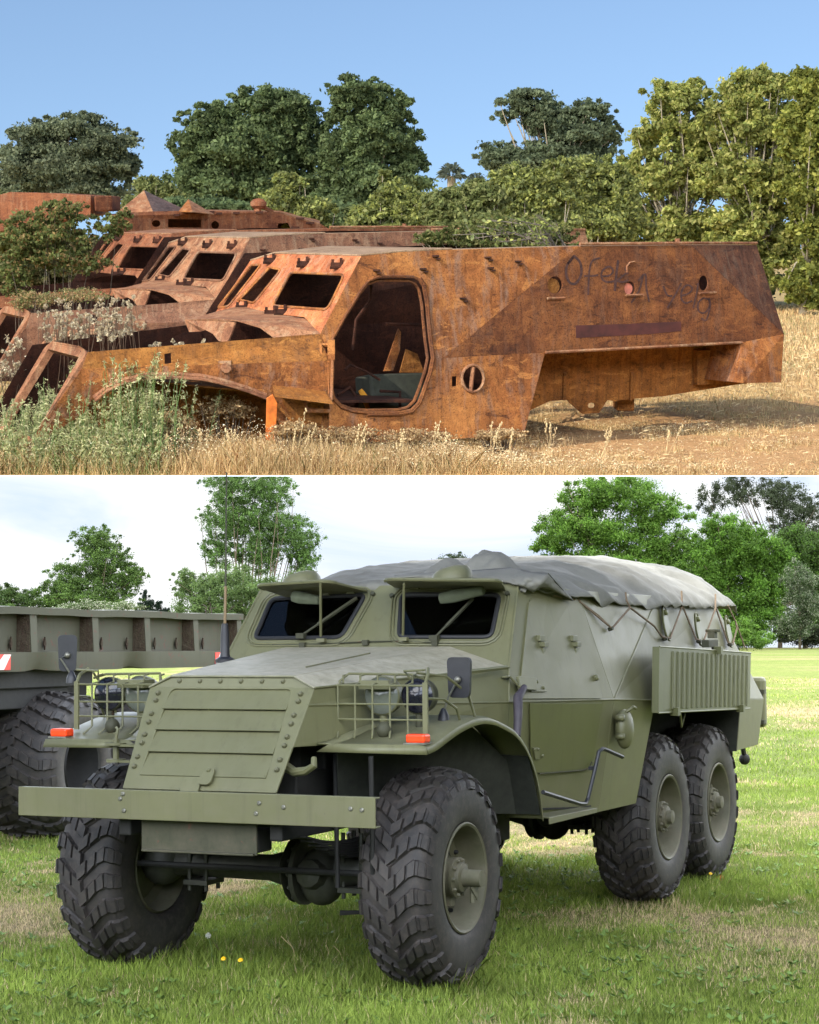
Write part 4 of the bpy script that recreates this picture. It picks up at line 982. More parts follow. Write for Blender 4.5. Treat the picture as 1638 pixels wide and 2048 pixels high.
tree('broadleaf_tree', 'tall airy broadleaf tree with fine green leaves behind the aerial rod', 'tree', at, 118, [(470, 975, 62, 45), (545, 985, 50, 40), (480, 930, 62, 30), (455, 1040, 55, 48), (530, 1050, 60, 45), (590, 1075, 50, 45), (610, 1120, 32, 40), (440, 1100, 40, 40), (520, 1110, 50, 40)], (505, 1296), 1500, 16, .125, [(.10, .18, .045), (.13, .22, .055), (.08, .14, .04)], bark=M_bark, sub=.17, drop=.1, limbs=46, trunk=.0065, multi=True)
tree('broadleaf_tree', 'small loose crowned tree standing above the striped cargo truck bed', 'tree', at, 118, [(190, 1082, 48, 34), (205, 1118, 55, 36), (145, 1160, 55, 36), (235, 1160, 55, 36), (110, 1186, 40, 25), (262, 1145, 24, 22), (180, 1195, 90, 30)], (190, 1296), 620, 22, .14, GR2 + [(.12, .20, .04)], bark=M_bark, sub=.19, drop=.1, limbs=30, trunk=.009)
tree('bush', 'wide green shrub below the tall tree and left of the armoured truck', 'bush', at, 108, [(375, 1165, 35, 30), (400, 1200, 55, 45), (470, 1180, 70, 50), (540, 1210, 60, 55), (420, 1245, 85, 50), (520, 1265, 70, 40), (600, 1200, 50, 60)], (470, 1296), 700, 30, .12, [(.10, .16, .05), (.085, .135, .045), (.13, .19, .055)], bark=M_bark, sub=.20, limbs=20)
tree('broadleaf_tree', 'big bright green round tree behind the canvas covered roof', 'tree', at, 116, [(1130, 1060, 60, 45), (1180, 1000, 60, 45), (1250, 990, 75, 42), (1320, 1030, 55, 42), (1105, 1095, 42, 32), (1200, 1075, 90, 50), (1310, 1090, 70, 50), (1360, 1110, 45, 45), (1180, 1130, 100, 40), (1300, 1150, 90, 50), (1260, 1220, 120, 60)], (1240, 1296), 700, 56, .16, GR, bark=M_bark, sub=.24, limbs=30)
tree('broadleaf_tree', 'dense mid green tree right of the big round tree', 'tree', at, 112, [(1450, 1075, 60, 45), (1500, 1110, 70, 55), (1425, 1130, 60, 60), (1540, 1180, 50, 65), (1460, 1190, 80, 60), (1400, 1210, 60, 70), (1500, 1245, 85, 42), (1560, 1120, 30, 40)], (1470, 1297), 640, 56, .15, GR[:3], bark=M_bark, sub=.22, limbs=20)
tree('broadleaf_tree', 'thin grey green tree with bare limbs at the far right of the meadow', 'tree', at, 135, [(1420, 1000, 30, 35), (1475, 985, 40, 45), (1540, 985, 50, 40), (1590, 1010, 50, 40), (1625, 1070, 40, 60), (1570, 1050, 50, 35), (1615, 1150, 45, 60), (1630, 1220, 40, 50)], (1560, 1297), 330, 44, .15, [(.075, .095, .05), (.055, .075, .035), (.09, .11, .06)], bark=M_bark, sub=.24, drop=.15, limbs=70, trunk=.007)
tree('hawthorn', 'pale blossoming hawthorn between the dense green tree and the right edge', 'shrub', at, 105, [(1600, 1165, 32, 45), (1610, 1215, 40, 40), (1590, 1250, 40, 30)], (1600, 1297), 130, 46, .11, [(.22, .24, .16), (.06, .10, .03), (.05, .08, .03)], bark=M_bark, sub=.28, limbs=8)
tree('bush', 'low bright green bush at the foot of the dense tree', 'bush', at, 98, [(1490, 1262, 28, 24), (1520, 1280, 34, 18), (1460, 1285, 40, 14)], (1495, 1299), 110, 44, .10, GR, bark=M_bark, sub=.3, limbs=4)
tree('bush', 'dark low hedge at the right edge of the meadow', 'hedge', at, 110, [(1590, 1270, 40, 22), (1635, 1268, 40, 24), (1680, 1265, 40, 28)], (1620, 1298), 130, 46, .11, [(.02, .028, .012), (.035, .04, .016)], bark=M_bark, sub=.3, limbs=4)
tree('conifer', 'small dark conifer far behind the end of the cargo bed', 'tree', at, 140, [(291, 1192, 9, 10), (291, 1206, 15, 14), (292, 1228, 22, 20)], (292, 1297), 60, 40, .12, [(.02, .04, .022), (.03, .05, .03)], bark=M_bark, sub=.35, limbs=4)
tree('conifer', 'tiny dark conifer beside the larger far conifer', 'tree', at, 145, [(318, 1210, 12, 9), (322, 1226, 18, 14)], (320, 1297), 36, 40, .12, [(.02, .04, .022), (.03, .05, .03)], bark=M_bark, sub=.35, limbs=3)
tree('bush', 'light green bushes at the left edge above the cargo bed', 'bush', at, 125, [(15, 1185, 28, 18), (50, 1196, 30, 20), (95, 1205, 40, 18), (20, 1220, 60, 25)], (40, 1297), 150, 44, .13, [(.09, .14, .035), (.06, .11, .03)], bark=M_bark, sub=.3, limbs=5)
tree('elder_bush', 'white flowering bush just above the top rail of the cargo bed', 'shrub', at, 100, [(170, 1212, 40, 12), (225, 1215, 50, 14), (130, 1232, 60, 22)], (200, 1298), 110, 44, .10, [(.35, .36, .26), (.07, .11, .03), (.06, .10, .03)], bark=M_bark, sub=.34, limbs=4)
tree('broadleaf_tree', 'top of a far pale tree showing above the canvas bumps', 'tree', at, 140, [(905, 1112, 34, 12), (905, 1150, 50, 40), (880, 1220, 60, 60)], (905, 1297), 130, 36, .13, [(.08, .11, .05), (.06, .09, .04)], bark=M_bark, sub=.25, drop=.3, limbs=14)

def blades(n, y0, y1, wmul, zf, colf, h0, h1, wd, xm=.30, tall=None, bend=.5, pw=1.0):
    y = (rng.random(n) ** pw) * (y1 - y0) + y0; x = (rng.random(n) * 2 - 1) * xm * y * 1.02
    hc = fbm(x, y, 1.1, 3); h = (h0 + (h1 - h0) * rng.random(n) ** 1.5) * (.55 + .9 * hc)
    if tall is not None: h = h * tall(x, y)
    a = rng.random(n) * 6.283; w = wd * (.6 + .8 * rng.random(n)); z = zf(x, y) - .004
    t = np.stack([np.cos(a), np.sin(a), 0 * a], 1); L_ = sph(n) * npv((1, 1, 0)); le = L_ * (h * bend * rng.random(n))[:, None]
    b = np.stack([x, y, z], 1); up_ = npv((0, 0, 1)) * h[:, None]
    V = np.stack([b - t * w[:, None], b + t * w[:, None], b + up_ * .58 + le * .5 + t * w[:, None] * .7, b + up_ + le, b + up_ * .58 + le * .5 - t * w[:, None] * .7], 1)
    return V.reshape(-1, 3), colf(x, y, n)
def gcol(x, y, n):
    d = dry_low(x, y); dd = (rng.random(n) < d * .9 + .04)[:, None]; k = rng.random((n, 1)); q = fbm(x, y, 2.0, 3)[:, None]
    g = npv((.12, .185, .025)) * (1 - k) + npv((.33, .41, .08)) * k; g = g * (.55 + .9 * q)
    s_ = npv((.56, .44, .25)) * (.6 + .7 * k)
    return np.where(dd, s_, g)
WHEELS = [tuple((MV @ Vector((a, b, 0)))[:2]) for a in (0, -3.3, -4.43) for b in (.87, -.87)]
def tuft(x, y):
    px = 819 + F * x / y; py = 1288 + CH * F / y; d = dry_low(x, y)
    b = lambda cx, cy, rx, ry: np.exp(-(((px - cx) / rx) ** 2 + ((py - cy) / ry) ** 2))
    q = 0
    for wx, wy in WHEELS: q = q + np.exp(-(((x - wx) ** 2 + (y - wy) ** 2) / .10))
    return (1 + 1.3 * np.clip(q, 0, 1)) * (1 - .5 * d) * (1 + 1.1 * b(560, 1900, 260, 60) + .9 * b(880, 1960, 200, 30) + .6 * b(120, 1690, 120, 30) + .5 * b(1300, 1800, 160, 20) + .7 * b(700, 2040, 400, 40))
parts_ = [blades(265000, 8.3, 14, 1, zlow, gcol, .015, .055, .0020, tall=tuft, pw=1.1, bend=1.1), blades(180000, 13, 23, 1, zlow, gcol, .015, .055, .0034, tall=tuft, bend=1.1), blades(115000, 22, 60, 1, zlow, gcol, .02, .06, .008, pw=1.3, bend=1.0)]
V = np.concatenate([p[0] for p in parts_]); C_ = np.concatenate([p[1] for p in parts_])
gs = fastmesh('meadow_grass', V, 5, C_, BLADE, kind='stuff'); tag(gs, 'short green grass with straw patches covering the meadow', 'grass')
# broad leaved weeds in the turf
nW = 900; y = 8.6 + 8 * rng.random(nW); x = (rng.random(nW) * 2 - 1) * .21 * y; keep = dry_low(x, y) < .5; x, y = x[keep], y[keep]
cen = np.stack([x, y, zlow(x, y) + .02], 1); per = 7; n = len(cen) * per; c = np.repeat(cen, per, 0); a = rng.random(n) * 6.283; L_ = .02 + .035 * rng.random(n)
d = np.stack([np.cos(a), np.sin(a), .25 + .4 * rng.random(n)], 1); s_ = np.stack([-np.sin(a), np.cos(a), 0 * a], 1) * (.010)
V = np.stack([c, c + d * (L_ * .6)[:, None] + s_, c + d * L_[:, None], c + d * (L_ * .6)[:, None] - s_], 1)
tag(fastmesh('clover_leaves', V.reshape(-1, 3), 4, np.tile(npv((.16, .25, .06)), (n, 1)) * (.7 + .7 * rng.random((n, 1))), BLADE, kind='stuff'), 'small broad leaved weeds scattered through the near turf', 'weeds')
def gpt(px, py):
    d = ray(px, py); t = CH / -d[2]; p = npv((0, 0, CH)) + d * t
    for _ in range(4): z = float(zlow(p[0], p[1])); t = (CH - z) / -d[2]; p = npv((0, 0, CH)) + d * t
    return p
M_stem = plain('green_stem', (.10, .16, .04, 1), .6); M_yel = plain('dandelion_yellow', rgb(245, 190, 20), .6, nz=.15); M_straw = plain('dry_straw', rgb(196, 172, 128), .8, nz=.15); M_clock = plain('seed_down', rgb(205, 205, 195), .9)
for px, py, lb in ((447, 1945, 'yellow dandelion in the grass, the one nearer the left front wheel'), (481, 1948, 'yellow dandelion in the grass, closer to the front axle centre'), (1421, 1766, 'lone small yellow dandelion beside the orange disc near the rear wheel')):
    p = gpt(px, py + 8); e = empty('dandelion', Matrix.Translation(p), lb, 'flower', 'dandelions in the meadow'); mb = MB(); mb.tube([(0, 0, -.02), (.004, 0, .04), (0, 0, .085)], .0022, 5); mb.build('stem', M_stem, e)
    mb = MB(); mb.rev([(.001, .008), (.009, .009), (.014, .004), (.012, 0), (.001, -.006)], (0, 0, .088), (-.1, -.5, .8), 14); mb.build('flower_head', M_yel, e)
p = gpt(420, 1940); e = empty('dandelion_clock', Matrix.Translation(p), 'white dandelion seed head on a tall stem before the front axle', 'flower'); mb = MB(); mb.tube([(0, 0, -.02), (.01, 0, .1), (-.01, 0, .175)], .002, 5); mb.build('stem', M_stem, e)
mb = MB()
for v in sph(70): mb.tube([(-.01, 0, .178), npv((-.01, 0, .178)) + v * .016], [.0003, .0012], 3)
mb.build('seed_head', M_clock, e)
for i, (a, b, c_) in enumerate((((592, 1930), (586, 1895), (562, 1873)), ((596, 1922), (582, 1890), (575, 1880)), ((690, 1932), (680, 1905), (668, 1892)), ((655, 1925), (657, 1900), (652, 1890)), ((503, 1925), (500, 1905), (502, 1898)), ((642, 1918), (636, 1905), (632, 1902)))):
    p = gpt(*a); mb = MB(); q = [p, at(b[0], b[1], p[1]), at(c_[0], c_[1], p[1] - .01)]; mb.tube([v - p for v in q], [.0016, .0014, .0028], 5); o = mb.build('dry_stalk', M_straw); o.location = p
    tag(o, 'thin bleached dry grass stalk curving out of the turf before the axle', 'grass stalk', 'dry grass stalks before the front axle')
p = gpt(1440, 1766); mb = MB(); mb.rev([(.001, .004), (.024, .003), (.028, 0), (.024, -.003), (.001, -.004)], (0, 0, .03), (-.3, -.9, .35), 16); o = mb.build('orange_disc', plain('orange_litter', rgb(205, 110, 50), .6)); o.location = p; tag(o, 'small round orange reflector lying in the grass behind the rear wheel', 'reflector')

# unseen tree belts added to block low sky light from the truck sides
def belt(pts, n, h):
    P = np.array(pts, float); k = rng.integers(0, len(P) - 1, n); t = rng.random(n)[:, None]; c = P[k] * (1 - t) + P[k + 1] * t
    c = np.concatenate([c + rng.normal(size=(n, 2)) * 1.0, (rng.random((n, 1)) ** .8) * h * (.8 + .3 * vnoise(c[:, :1] * .4, c[:, 1:] * .4))], 1); return c
C_ = np.concatenate([belt([(17, 26), (15, 10), (15, -8), (6, -19)], 2200, 8.0), belt([(6, -19), (-10, -20), (-20, -10), (-22, 12)], 1500, 4.5)])
V, c = leaves(C_, np.full((len(C_), 3), .8), 22, .22, [(.05, .09, .02), (.035, .065, .016)], .3)
tag(fastmesh('shade_belt', V, 4, c, LEAF, kind='stuff'), 'unseen belt of dense trees added round the meadow to block low sky light', 'shade_belt')
tree('broadleaf_tree', 'dense grey green tree closing off the right edge behind the hawthorn', 'tree', at, 120, [(1625, 1120, 40, 40), (1650, 1180, 50, 60), (1640, 1250, 50, 40), (1690, 1160, 50, 80)], (1650, 1297), 260, 46, .15, GR2, bark=M_bark, sub=.28, limbs=10)

tree('broadleaf_tree', 'leafy mid green tree at the right edge between the thin tree and the hawthorn', 'tree', at, 116, [(1590, 1090, 40, 40), (1630, 1110, 50, 50), (1600, 1150, 50, 50), (1650, 1200, 50, 60)], (1610, 1297), 420, 40, .14, GR2 + GR[:1], bark=M_bark, sub=.22, limbs=16)
tree('bush', 'row of shrubs filling the gap under the big round tree', 'bush', at, 104, [(1240, 1200, 60, 60), (1320, 1210, 70, 60), (1390, 1250, 60, 46), (1140, 1200, 60, 60)], (1300, 1297), 380, 40, .14, GR[:3], bark=M_bark, sub=.24, limbs=8)
# ------------------------------------------------------------------ rusting hulls in the yard
RC = (rgb(76, 45, 31), rgb(152, 93, 50), rgb(196, 132, 74), rgb(142, 112, 94))
M_rust = rust('orange_rust', RC, 1.0, .75)
M_rustd = rust('maroon_rust', (rgb(62, 38, 30), rgb(116, 70, 42), rgb(150, 96, 54), rgb(112, 80, 62)), 1.2, .6)
M_rusto = rust('ochre_rust', (rgb(84, 52, 28), rgb(148, 94, 44), rgb(172, 118, 60), rgb(120, 84, 56)), 1.5, .5)
M_rustp = rust('dusty_pink_rust', (rgb(88, 56, 42), rgb(146, 98, 70), rgb(176, 128, 92), rgb(170, 140, 108)), 1.0, .8)
M_roof = rust('dusty_roof_rust', (rgb(110, 84, 66), rgb(156, 128, 100), rgb(178, 150, 120), rgb(166, 140, 118)), 1.0, .8)
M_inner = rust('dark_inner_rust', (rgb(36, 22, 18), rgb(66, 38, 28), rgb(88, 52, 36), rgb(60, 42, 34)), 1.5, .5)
M_hole = plain('dark_iron', rgb(40, 30, 28), .9, nz=.3)
wkey = dict(GTr=(103, 682, 14.19), GT=(160, 692, 13.6), S=(176, 704, 13.5), Sr=(88, 696, 14.28), BG=(163, 738, 13.48), GB=(50, 900, 13.36), GBr=(-12, 868, 14.08), H=(640, 668, 13.93), T=(722, 512, 14.19), Tr=(500, 522, 15.56), Hr=(430, 625, 15.43), T5=(548, 507, 15.3), C1=(608, 634, 14.25), C1r=(452, 617, 15.2), Hb=(656, 722, 13.85), B=(888, 716, 14.40), E1=(1382, 490, 15.78), RR=(1513, 490, 16.35), R=(1568, 668, 16.19), L5=(1562, 765, 16.12), L4=(1487, 766, 15.8), R2=(1482, 685, 15.83), R1=(1090, 705, 14.8), L3=(1048, 868, 14.70), L2=(882, 880, 14.34), L1=(660, 890, 13.97))
K = {k: atU(*v) for k, v in wkey.items()}
def up_(px, py, pl, off=0.0):
    n_, k = pl; d = rayU(px, py); o = npv((0, 0, CU)); return o + d * ((k - n_ @ o) / (n_ @ d)) + n_ * off
FRONT = (0, -1, 0)
wC = plane(K['H'], K['T'], K['B'], FRONT); K['D'] = up_(1160, 492, wC)
wR = plane(K['B'], K['D'], K['R'], FRONT)
for q_ in ('E1', 'R1', 'R2'): K[q_] = up_(wkey[q_][0], wkey[q_][1], wR)
wL = plane(K['Hb'], K['B'], K['L2'], FRONT); wM = plane(K['B'], K['R1'], K['L2'], FRONT)
wW = plane(K['H'], K['T'], K['Tr'], FRONT); wG = plane(K['S'], K['GB'], K['Sr'], FRONT); wS = plane(K['S'], K['H'], K['BG'], FRONT); wA = plane(K['BG'], K['Hb'], K['L1'], FRONT)
ORG = npv((K['H'][0], K['H'][1] + .9, 0))
TH_ = .012
def pp(pl, pts, off=0.0): return [up_(x, y, pl, off) for x, y in pts]
def far(p, w=1.85): return npv(p) + npv((-.52, .80, 0)) * w if False else npv(p) + npv((-.55, .835, 0)) * w
wreck = D.objects.new('wrecked_hull', None); COL.objects.link(wreck); wreck.matrix_world = MU @ Matrix.Translation(ORG)
tag(wreck, 'nearest orange rusted armoured hull with open door hole and painted scrawl', 'rusty hull', 'rusting armoured hulls standing in a row')
def wb(mb, name, mat, parent=None, **k):
    for i in range(len(mb.v)): mb.v[i] = tuple(npv(mb.v[i]) - (ORG if True else 0))
    if k.pop('sp', 0): return mb.split(name, mat, parent or wreck, **k)
    return mb.build(name, mat, parent or wreck, **k)
def ell(pl, cx, cy, rx, ry, n=16, off=0.0): return pp(pl, [(cx + rx * math.cos(a), cy + ry * math.sin(a)) for a in np.linspace(0, 2 * math.pi, n + 1)[:-1]], off)
# radiator frame
mb = MB(); mb.plate(rounded([K['Sr'], K['GTr'], K['GT'], K['S'], K['GB'], K['GBr']], [.03, .08, .1, .08, 0, 0], 3), [rounded(pp(wG, [(96, 698), (158, 714), (66, 876), (4, 850)]), .015)], wG[0] * -.05)
fr_ = wb(mb, 'radiator_frame', M_rustp, bevel=.006)
mb = MB()
for px, py in ((105, 688), (116, 690), (127, 693), (139, 696), (151, 700), (163, 703)): mb.cyl(up_(px, py, wG, 0), up_(px, py, wG, .006), .009, 7)
wb(mb, 'rivet_hole', M_hole, fr_, sp=1)
# bonnet side, arch, cab side, rear
mb = MB(); mb.plate([K['S'], K['H'], K['Hb'], K['BG']], [pp(wS, [(329, 708), (342, 706), (343, 726), (330, 728)])], wS[0] * -TH_)
wb(mb, 'bonnet_side', M_rusto, bevel=.003)
archp = [(640, 880), (560, 850), (530, 789), (500, 777), (460, 764), (430, 756), (400, 750), (350, 747), (310, 747), (275, 751), (245, 758), (215, 772), (188, 793), (165, 830)]
mb = MB(); mb.plate([K['BG'], K['Hb'], up_(660, 722, wA), up_(661, 888, wA)] + pp(wA, archp) + [K['GB']], (), wA[0] * -TH_); wb(mb, 'lower_bonnet_side', M_rust, bevel=.003)
mb = MB(); lip = [p for p in pp(wA, archp[2:13], .03)]; mb.tube(lip, .016, 6); mb.grid([[p - wA[0] * .03 for p in lip], [p + wA[0] * .06 + npv((0, 0, -.01)) for p in lip]]); wb(mb, 'arch_lip', M_rustp, solid=.008)
wI = (wA[0], wA[1] - .33)
mb = MB(); mb.plate(pp(wI, [(150, 740), (600, 740), (600, 900), (150, 900)]), (), wI[0] * -TH_); mb.box(up_(290, 850, wI, .06), (.25, .1, .3)); mb.ball(up_(440, 810, wI, .04), .07, 10); mb.plate(pp(wI, [(385, 745), (400, 745), (400, 880), (385, 880)], .05), (), wI[0] * -.05); mb.plate([up_(230, 757, wA), up_(530, 787, wA), up_(530, 770, wI), up_(230, 745, wI)], (), (0, 0, .01))
wb(mb, 'wheel_well', M_rusto)
mb = MB(); mb.plate([K['H'], K['T'], up_(803, 504, wC), up_(905, 499, wC), K['D'], K['B']] + pp(wC, [(864, 716), (859, 680), (855, 640), (852, 605), (846, 573), (838, 560), (826, 554), (790, 553), (756, 554), (738, 561), (722, 580), (690, 632), (665, 676), (663, 722)]) + [K['Hb']], (), wC[0] * -TH_); wb(mb, 'cab_side', M_rust, bevel=.003)
mb = MB(); mb.plate(pp(wL, [(656, 722), (663, 722), (663, 780), (668, 800), (682, 815), (705, 823), (735, 826), (800, 825), (822, 820), (836, 806), (846, 780), (858, 745), (864, 716)]) + [K['B'], K['L2'], up_(661, 888, wL)], (), wL[0] * -TH_); wb(mb, 'sill_panel', M_rust, bevel=.003)
dpts = pp(wC, [(663, 722), (665, 676), (690, 632), (722, 580), (738, 561), (756, 554), (790, 553), (826, 554), (838, 560), (846, 573), (852, 605), (855, 640), (859, 680), (864, 716)], .004) + pp(wL, [(858, 745), (846, 780), (836, 806), (822, 820), (800, 825), (735, 826), (705, 823), (682, 815), (668, 800), (663, 780)], .004)
mb = MB(); mb.tube(dpts, .011, 6, closed=True); c_ = sum(dpts) / len(dpts); mb.tube([p + (c_ - p) * .045 + wC[0] * -.04 for p in dpts], .012, 6, closed=True); mb.tube([p - (c_ - p) * .03 + wC[0] * .004 for p in dpts[8:20]], .01, 5); wb(mb, 'door_frame', M_rustd, smooth=True)
mb = MB(); holes = [ell(wR, 1110, 570, 15, 17), ell(wR, 1260, 577, 11, 14), ell(wR, 1407, 566, 9, 15)]; mb.plate([K['B'], K['D'], K['E1'], K['R'], K['R2'], K['R1']], holes, wR[0] * -TH_); wb(mb, 'rear_side', M_rustd, bevel=.003)
mb = MB(); mb.plate([K['E1'], K['RR'], K['R']], (), wR[0] * -TH_); wb(mb, 'rear_corner_plate', rust('grey_maroon_rust', (rgb(60, 40, 34), rgb(98, 64, 48), rgb(128, 84, 58), rgb(112, 92, 78)), 1.2, .6))
mb = MB(); mb.plate([K['B'], K['R1'], K['L3'], K['L2']], [ell(wM, 945, 757, 21, 26), pp(wM, [(904, 753), (914, 752), (914, 772), (904, 773)])], wM[0] * -TH_); wb(mb, 'lower_side', M_rust, bevel=.003)
mb = MB(); mb.tube(ell(wM, 945, 757, 22, 27, off=.004), .011, 6, closed=True); mb.tube(pp(wM, [(946, 734), (941, 782)]), .016, 6); mb.tube(pp(wM, [(928, 752), (940, 780)], -.05), .012, 6); wb(mb, 'filler_ring', M_rustp, smooth=True)
mb = MB(); mb.plate([K['R2'], K['R'], K['L5'], K['L4']], (), wR[0] * -TH_); mb.plate([K['L4'], K['L5'], far(K['L5']), far(K['L4'])], (), (0, 0, TH_)); mb.plate([K['R2'], K['L4'], far(K['L4'], .5), far(K['R2'], .5)], (), (-.01, 0, 0)); wb(mb, 'rear_box', M_rust, bevel=.003)
w2 = plane(far(K['R1'], .38), far(K['R2'], .38), far(K['R1'], .38) + npv((0, 0.05, -1)), FRONT)
mb = MB(); mb.plate(pp(w2, [(1060, 690), (1500, 670), (1500, 765), (1330, 792), (1240, 800), (1232, 803), (1215, 800), (1198, 826), (1166, 828), (1140, 806), (1135, 800), (1100, 802), (1040, 830)]), [ell(w2, 1183, 811, 8, 6, 8)], w2[0] * -TH_)
mb.plate([K['R1'], K['R2'], far(K['R2'], .4), far(K['R1'], .4)], (), (0, 0, TH_)); mb.plate([K['R1'], K['L3'], far(K['L3'], .4), far(K['R1'], .4)], (), (-.01, 0, 0))
mb.plate(pp(w2, [(1385, 700), (1484, 694), (1484, 766), (1385, 768)], .06), (), w2[0] * -.05)
for px in (1128, 1262): mb.tube(pp(w2, [(px, 745), (px - 2, 800)], .01), .014, 6)
wb(mb, 'wheel_recess', M_rusto)
mb = MB(); mb.tube([K['R1'] + wR[0] * .01, K['R2'] + wR[0] * .01], .012, 6); wb(mb, 'recess_lip', M_steel if False else M_rustp)
for a, b_ in (((1345, 776), (1380, 812)), ((1120, 815), (1150, 840))):
    mb = MB(); p = far(up_((a[0] + b_[0]) / 2, (a[1] + b_[1]) / 2, wR), .7); mb.box(p, (.14, .3, .30)); wb(mb, 'chassis_bracket', M_rusto, bevel=.01)
# windscreen wall
wins = [rounded(pp(wW, [(581, 545), (690, 550), (656, 620), (545, 612)]), .06), rounded(pp(wW, [(539, 535), (563, 540), (509, 607), (480, 600)]), .04), rounded(pp(wW, [(503, 531), (523, 530), (458, 613), (436, 617)]), .03)]
mb = MB(); mb.plate([K['Hr'], K['Tr'], up_(548, 507, wW), K['T'], K['H'], up_(608, 634, wW), up_(452, 617, wW)], wins, wW[0] * -TH_)
wsc = wb(mb, 'windscreen_wall', rust('pinkish_orange_rust', (rgb(110, 62, 42), rgb(178, 104, 66), rgb(206, 136, 84), rgb(190, 140, 110)), 1.2, .7), bevel=.003)
mb = MB()
for w_ in wins: mb.tube([p + wW[0] * .004 for p in w_], .010, 6, closed=True)
mb.tube(pp(wW, [(540, 538), (478, 604)], .012), .014, 5); wb(mb, 'window_frame', M_rust, wsc, smooth=True)
mb = MB()
for px, py in ((610, 530), (678, 533), (543, 523), (566, 626), (545, 628), (487, 618)):
    p = up_(px, py, wW, .02); mb.box(p, (.09, .03, .035)); mb.cyl(p + (-.05, 0, -.02), p + (.05, 0, -.02), .012, 6); mb.box(p + (.03, 0, .03), (.02, .03, .04)); mb.box(p + (-.03, 0, .02), (.02, .03, .04))
wb(mb, 'flap_hinge', M_inner, wsc, sp=1)
mb = MB()
for px, py in ((752, 541), (980, 536), (925, 597), (845, 538), (870, 512), (975, 515), (1035, 523)):
    p = up_(px, py, wC, .01); mb.box(p, (.05, .03, .012)); mb.box(p + (.02, 0, -.02), (.03, .03, .012))
wb(mb, 'bracket_stub', M_inner, sp=1)
# roof and far side
zr = K['D'][2]; roof = [K['T5'], K['T'], up_(803, 504, wC), up_(905, 499, wC), K['D'], K['E1'], K['RR']]; rf = roof + [far(p, 1.75) for p in roof[::-1][:-2]] + [K['Tr']]
mb = MB(); fl2 = [K['T'], up_(803, 504, wC), up_(905, 499, wC), K['D']]
mb.plate([K['Tr'], K['T5'], K['T'], up_(803, 504, wC), up_(905, 499, wC), far(up_(905, 499, wC), 1.75)], (), (0, 0, TH_)); mb.plate([K['D'], K['E1'], K['RR'], far(K['RR'], 1.2), far(K['E1'], .25), far(K['D'], .25), far(up_(905, 499, wC), .25), up_(905, 499, wC)], (), (0, 0, -TH_)); wb(mb, 'roof', M_roof, bevel=.003)
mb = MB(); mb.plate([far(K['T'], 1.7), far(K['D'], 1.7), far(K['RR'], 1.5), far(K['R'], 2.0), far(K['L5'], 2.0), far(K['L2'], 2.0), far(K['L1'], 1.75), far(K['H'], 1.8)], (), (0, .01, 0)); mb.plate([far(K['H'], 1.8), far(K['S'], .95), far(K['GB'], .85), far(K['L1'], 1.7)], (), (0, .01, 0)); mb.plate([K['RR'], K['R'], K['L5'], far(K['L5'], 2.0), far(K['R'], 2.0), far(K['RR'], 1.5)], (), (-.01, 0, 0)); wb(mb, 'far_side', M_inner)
mb = MB(); mb.tube([K['D'] + (0, 0, .015), K['E1'] + (0, 0, .015), K['RR'] + (0, 0, .015)], .014, 6); p = up_(1359, 482, wR) ; mb.tube([K['E1'] + (-.1, .03, 0), K['E1'] + (-.1, .03, .05)], .022, 6); wb(mb, 'roof_rail', M_rustp)
# bonnet remains
mb = MB(); hz = .0
mb.grid([[K['H'], up_(610, 638, wW), up_(545, 628, wW), up_(480, 612, wW), K['Hr']], [atU(598, 671, 13.90), atU(560, 651, 13.98), atU(505, 640, 14.2), atU(440, 636, 14.5), atU(398, 634, 14.9)], [atU(548, 676, 13.86), atU(520, 655, 13.95), atU(476, 642, 14.15), atU(430, 638, 14.3), atU(370, 640, 14.6)]])
bn = wb(mb, 'bonnet_remains', M_rustp, solid=.008)
mb = MB(); mb.plate([atU(369, 640, 14.55), atU(432, 638, 14.25), atU(470, 645, 14.1), atU(464, 664, 14.1), atU(455, 685, 14.1), atU(437, 682, 14.15), atU(426, 668, 14.2), atU(411, 660, 14.3), atU(400, 663, 14.4), atU(378, 664, 14.5)], (), (.01, .01, 0)); wb(mb, 'torn_bonnet_flap', M_rustp, bn)
# things left inside: seat plates, floor
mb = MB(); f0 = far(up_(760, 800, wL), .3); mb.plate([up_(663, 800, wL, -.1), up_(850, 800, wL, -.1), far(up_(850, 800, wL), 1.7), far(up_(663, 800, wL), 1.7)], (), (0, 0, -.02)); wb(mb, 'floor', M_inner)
zI = lambda px, py, w_: far(up_(px, py, wC), w_)
for pts, m_, nm in (([(768, 742), (797, 657), (802, 664), (800, 700), (786, 742)], M_rust, 'seat_plate'), ([(800, 745), (812, 698), (835, 708), (848, 745)], M_rusto, 'seat_plate'), ([(718, 782), (724, 777), (735, 790), (748, 812), (733, 818)], plain('yellow_paint', rgb(205, 140, 35), .8, nz=.3), 'yellow_bracket')):
    pl = (wC[0], wC[1] - .55); mb = MB(); mb.plate(pp(pl, pts), (), pl[0] * -.012); wb(mb, nm, m_)
mb = MB(); pl = (wC[0], wC[1] - .5); mb.plate(pp(pl, [(740, 748), (850, 745), (850, 815), (745, 815)]), (), pl[0] * -.25); wb(mb, 'seat_box', plain('dark_green_box', rgb(52, 54, 44), .8, nz=.3), bevel=.02)
mb = MB(); pl = (wW[0], wW[1] - .8); mb.plate(pp(pl, [(586, 545), (610, 545), (605, 620), (580, 622)]), (), pl[0] * -.03); mb.plate(pp(pl, [(612, 545), (612, 560), (598, 620), (590, 622), (592, 545)], -.05), (), pl[0] * -.03); wb(mb, 'inner_panel', M_rustp)
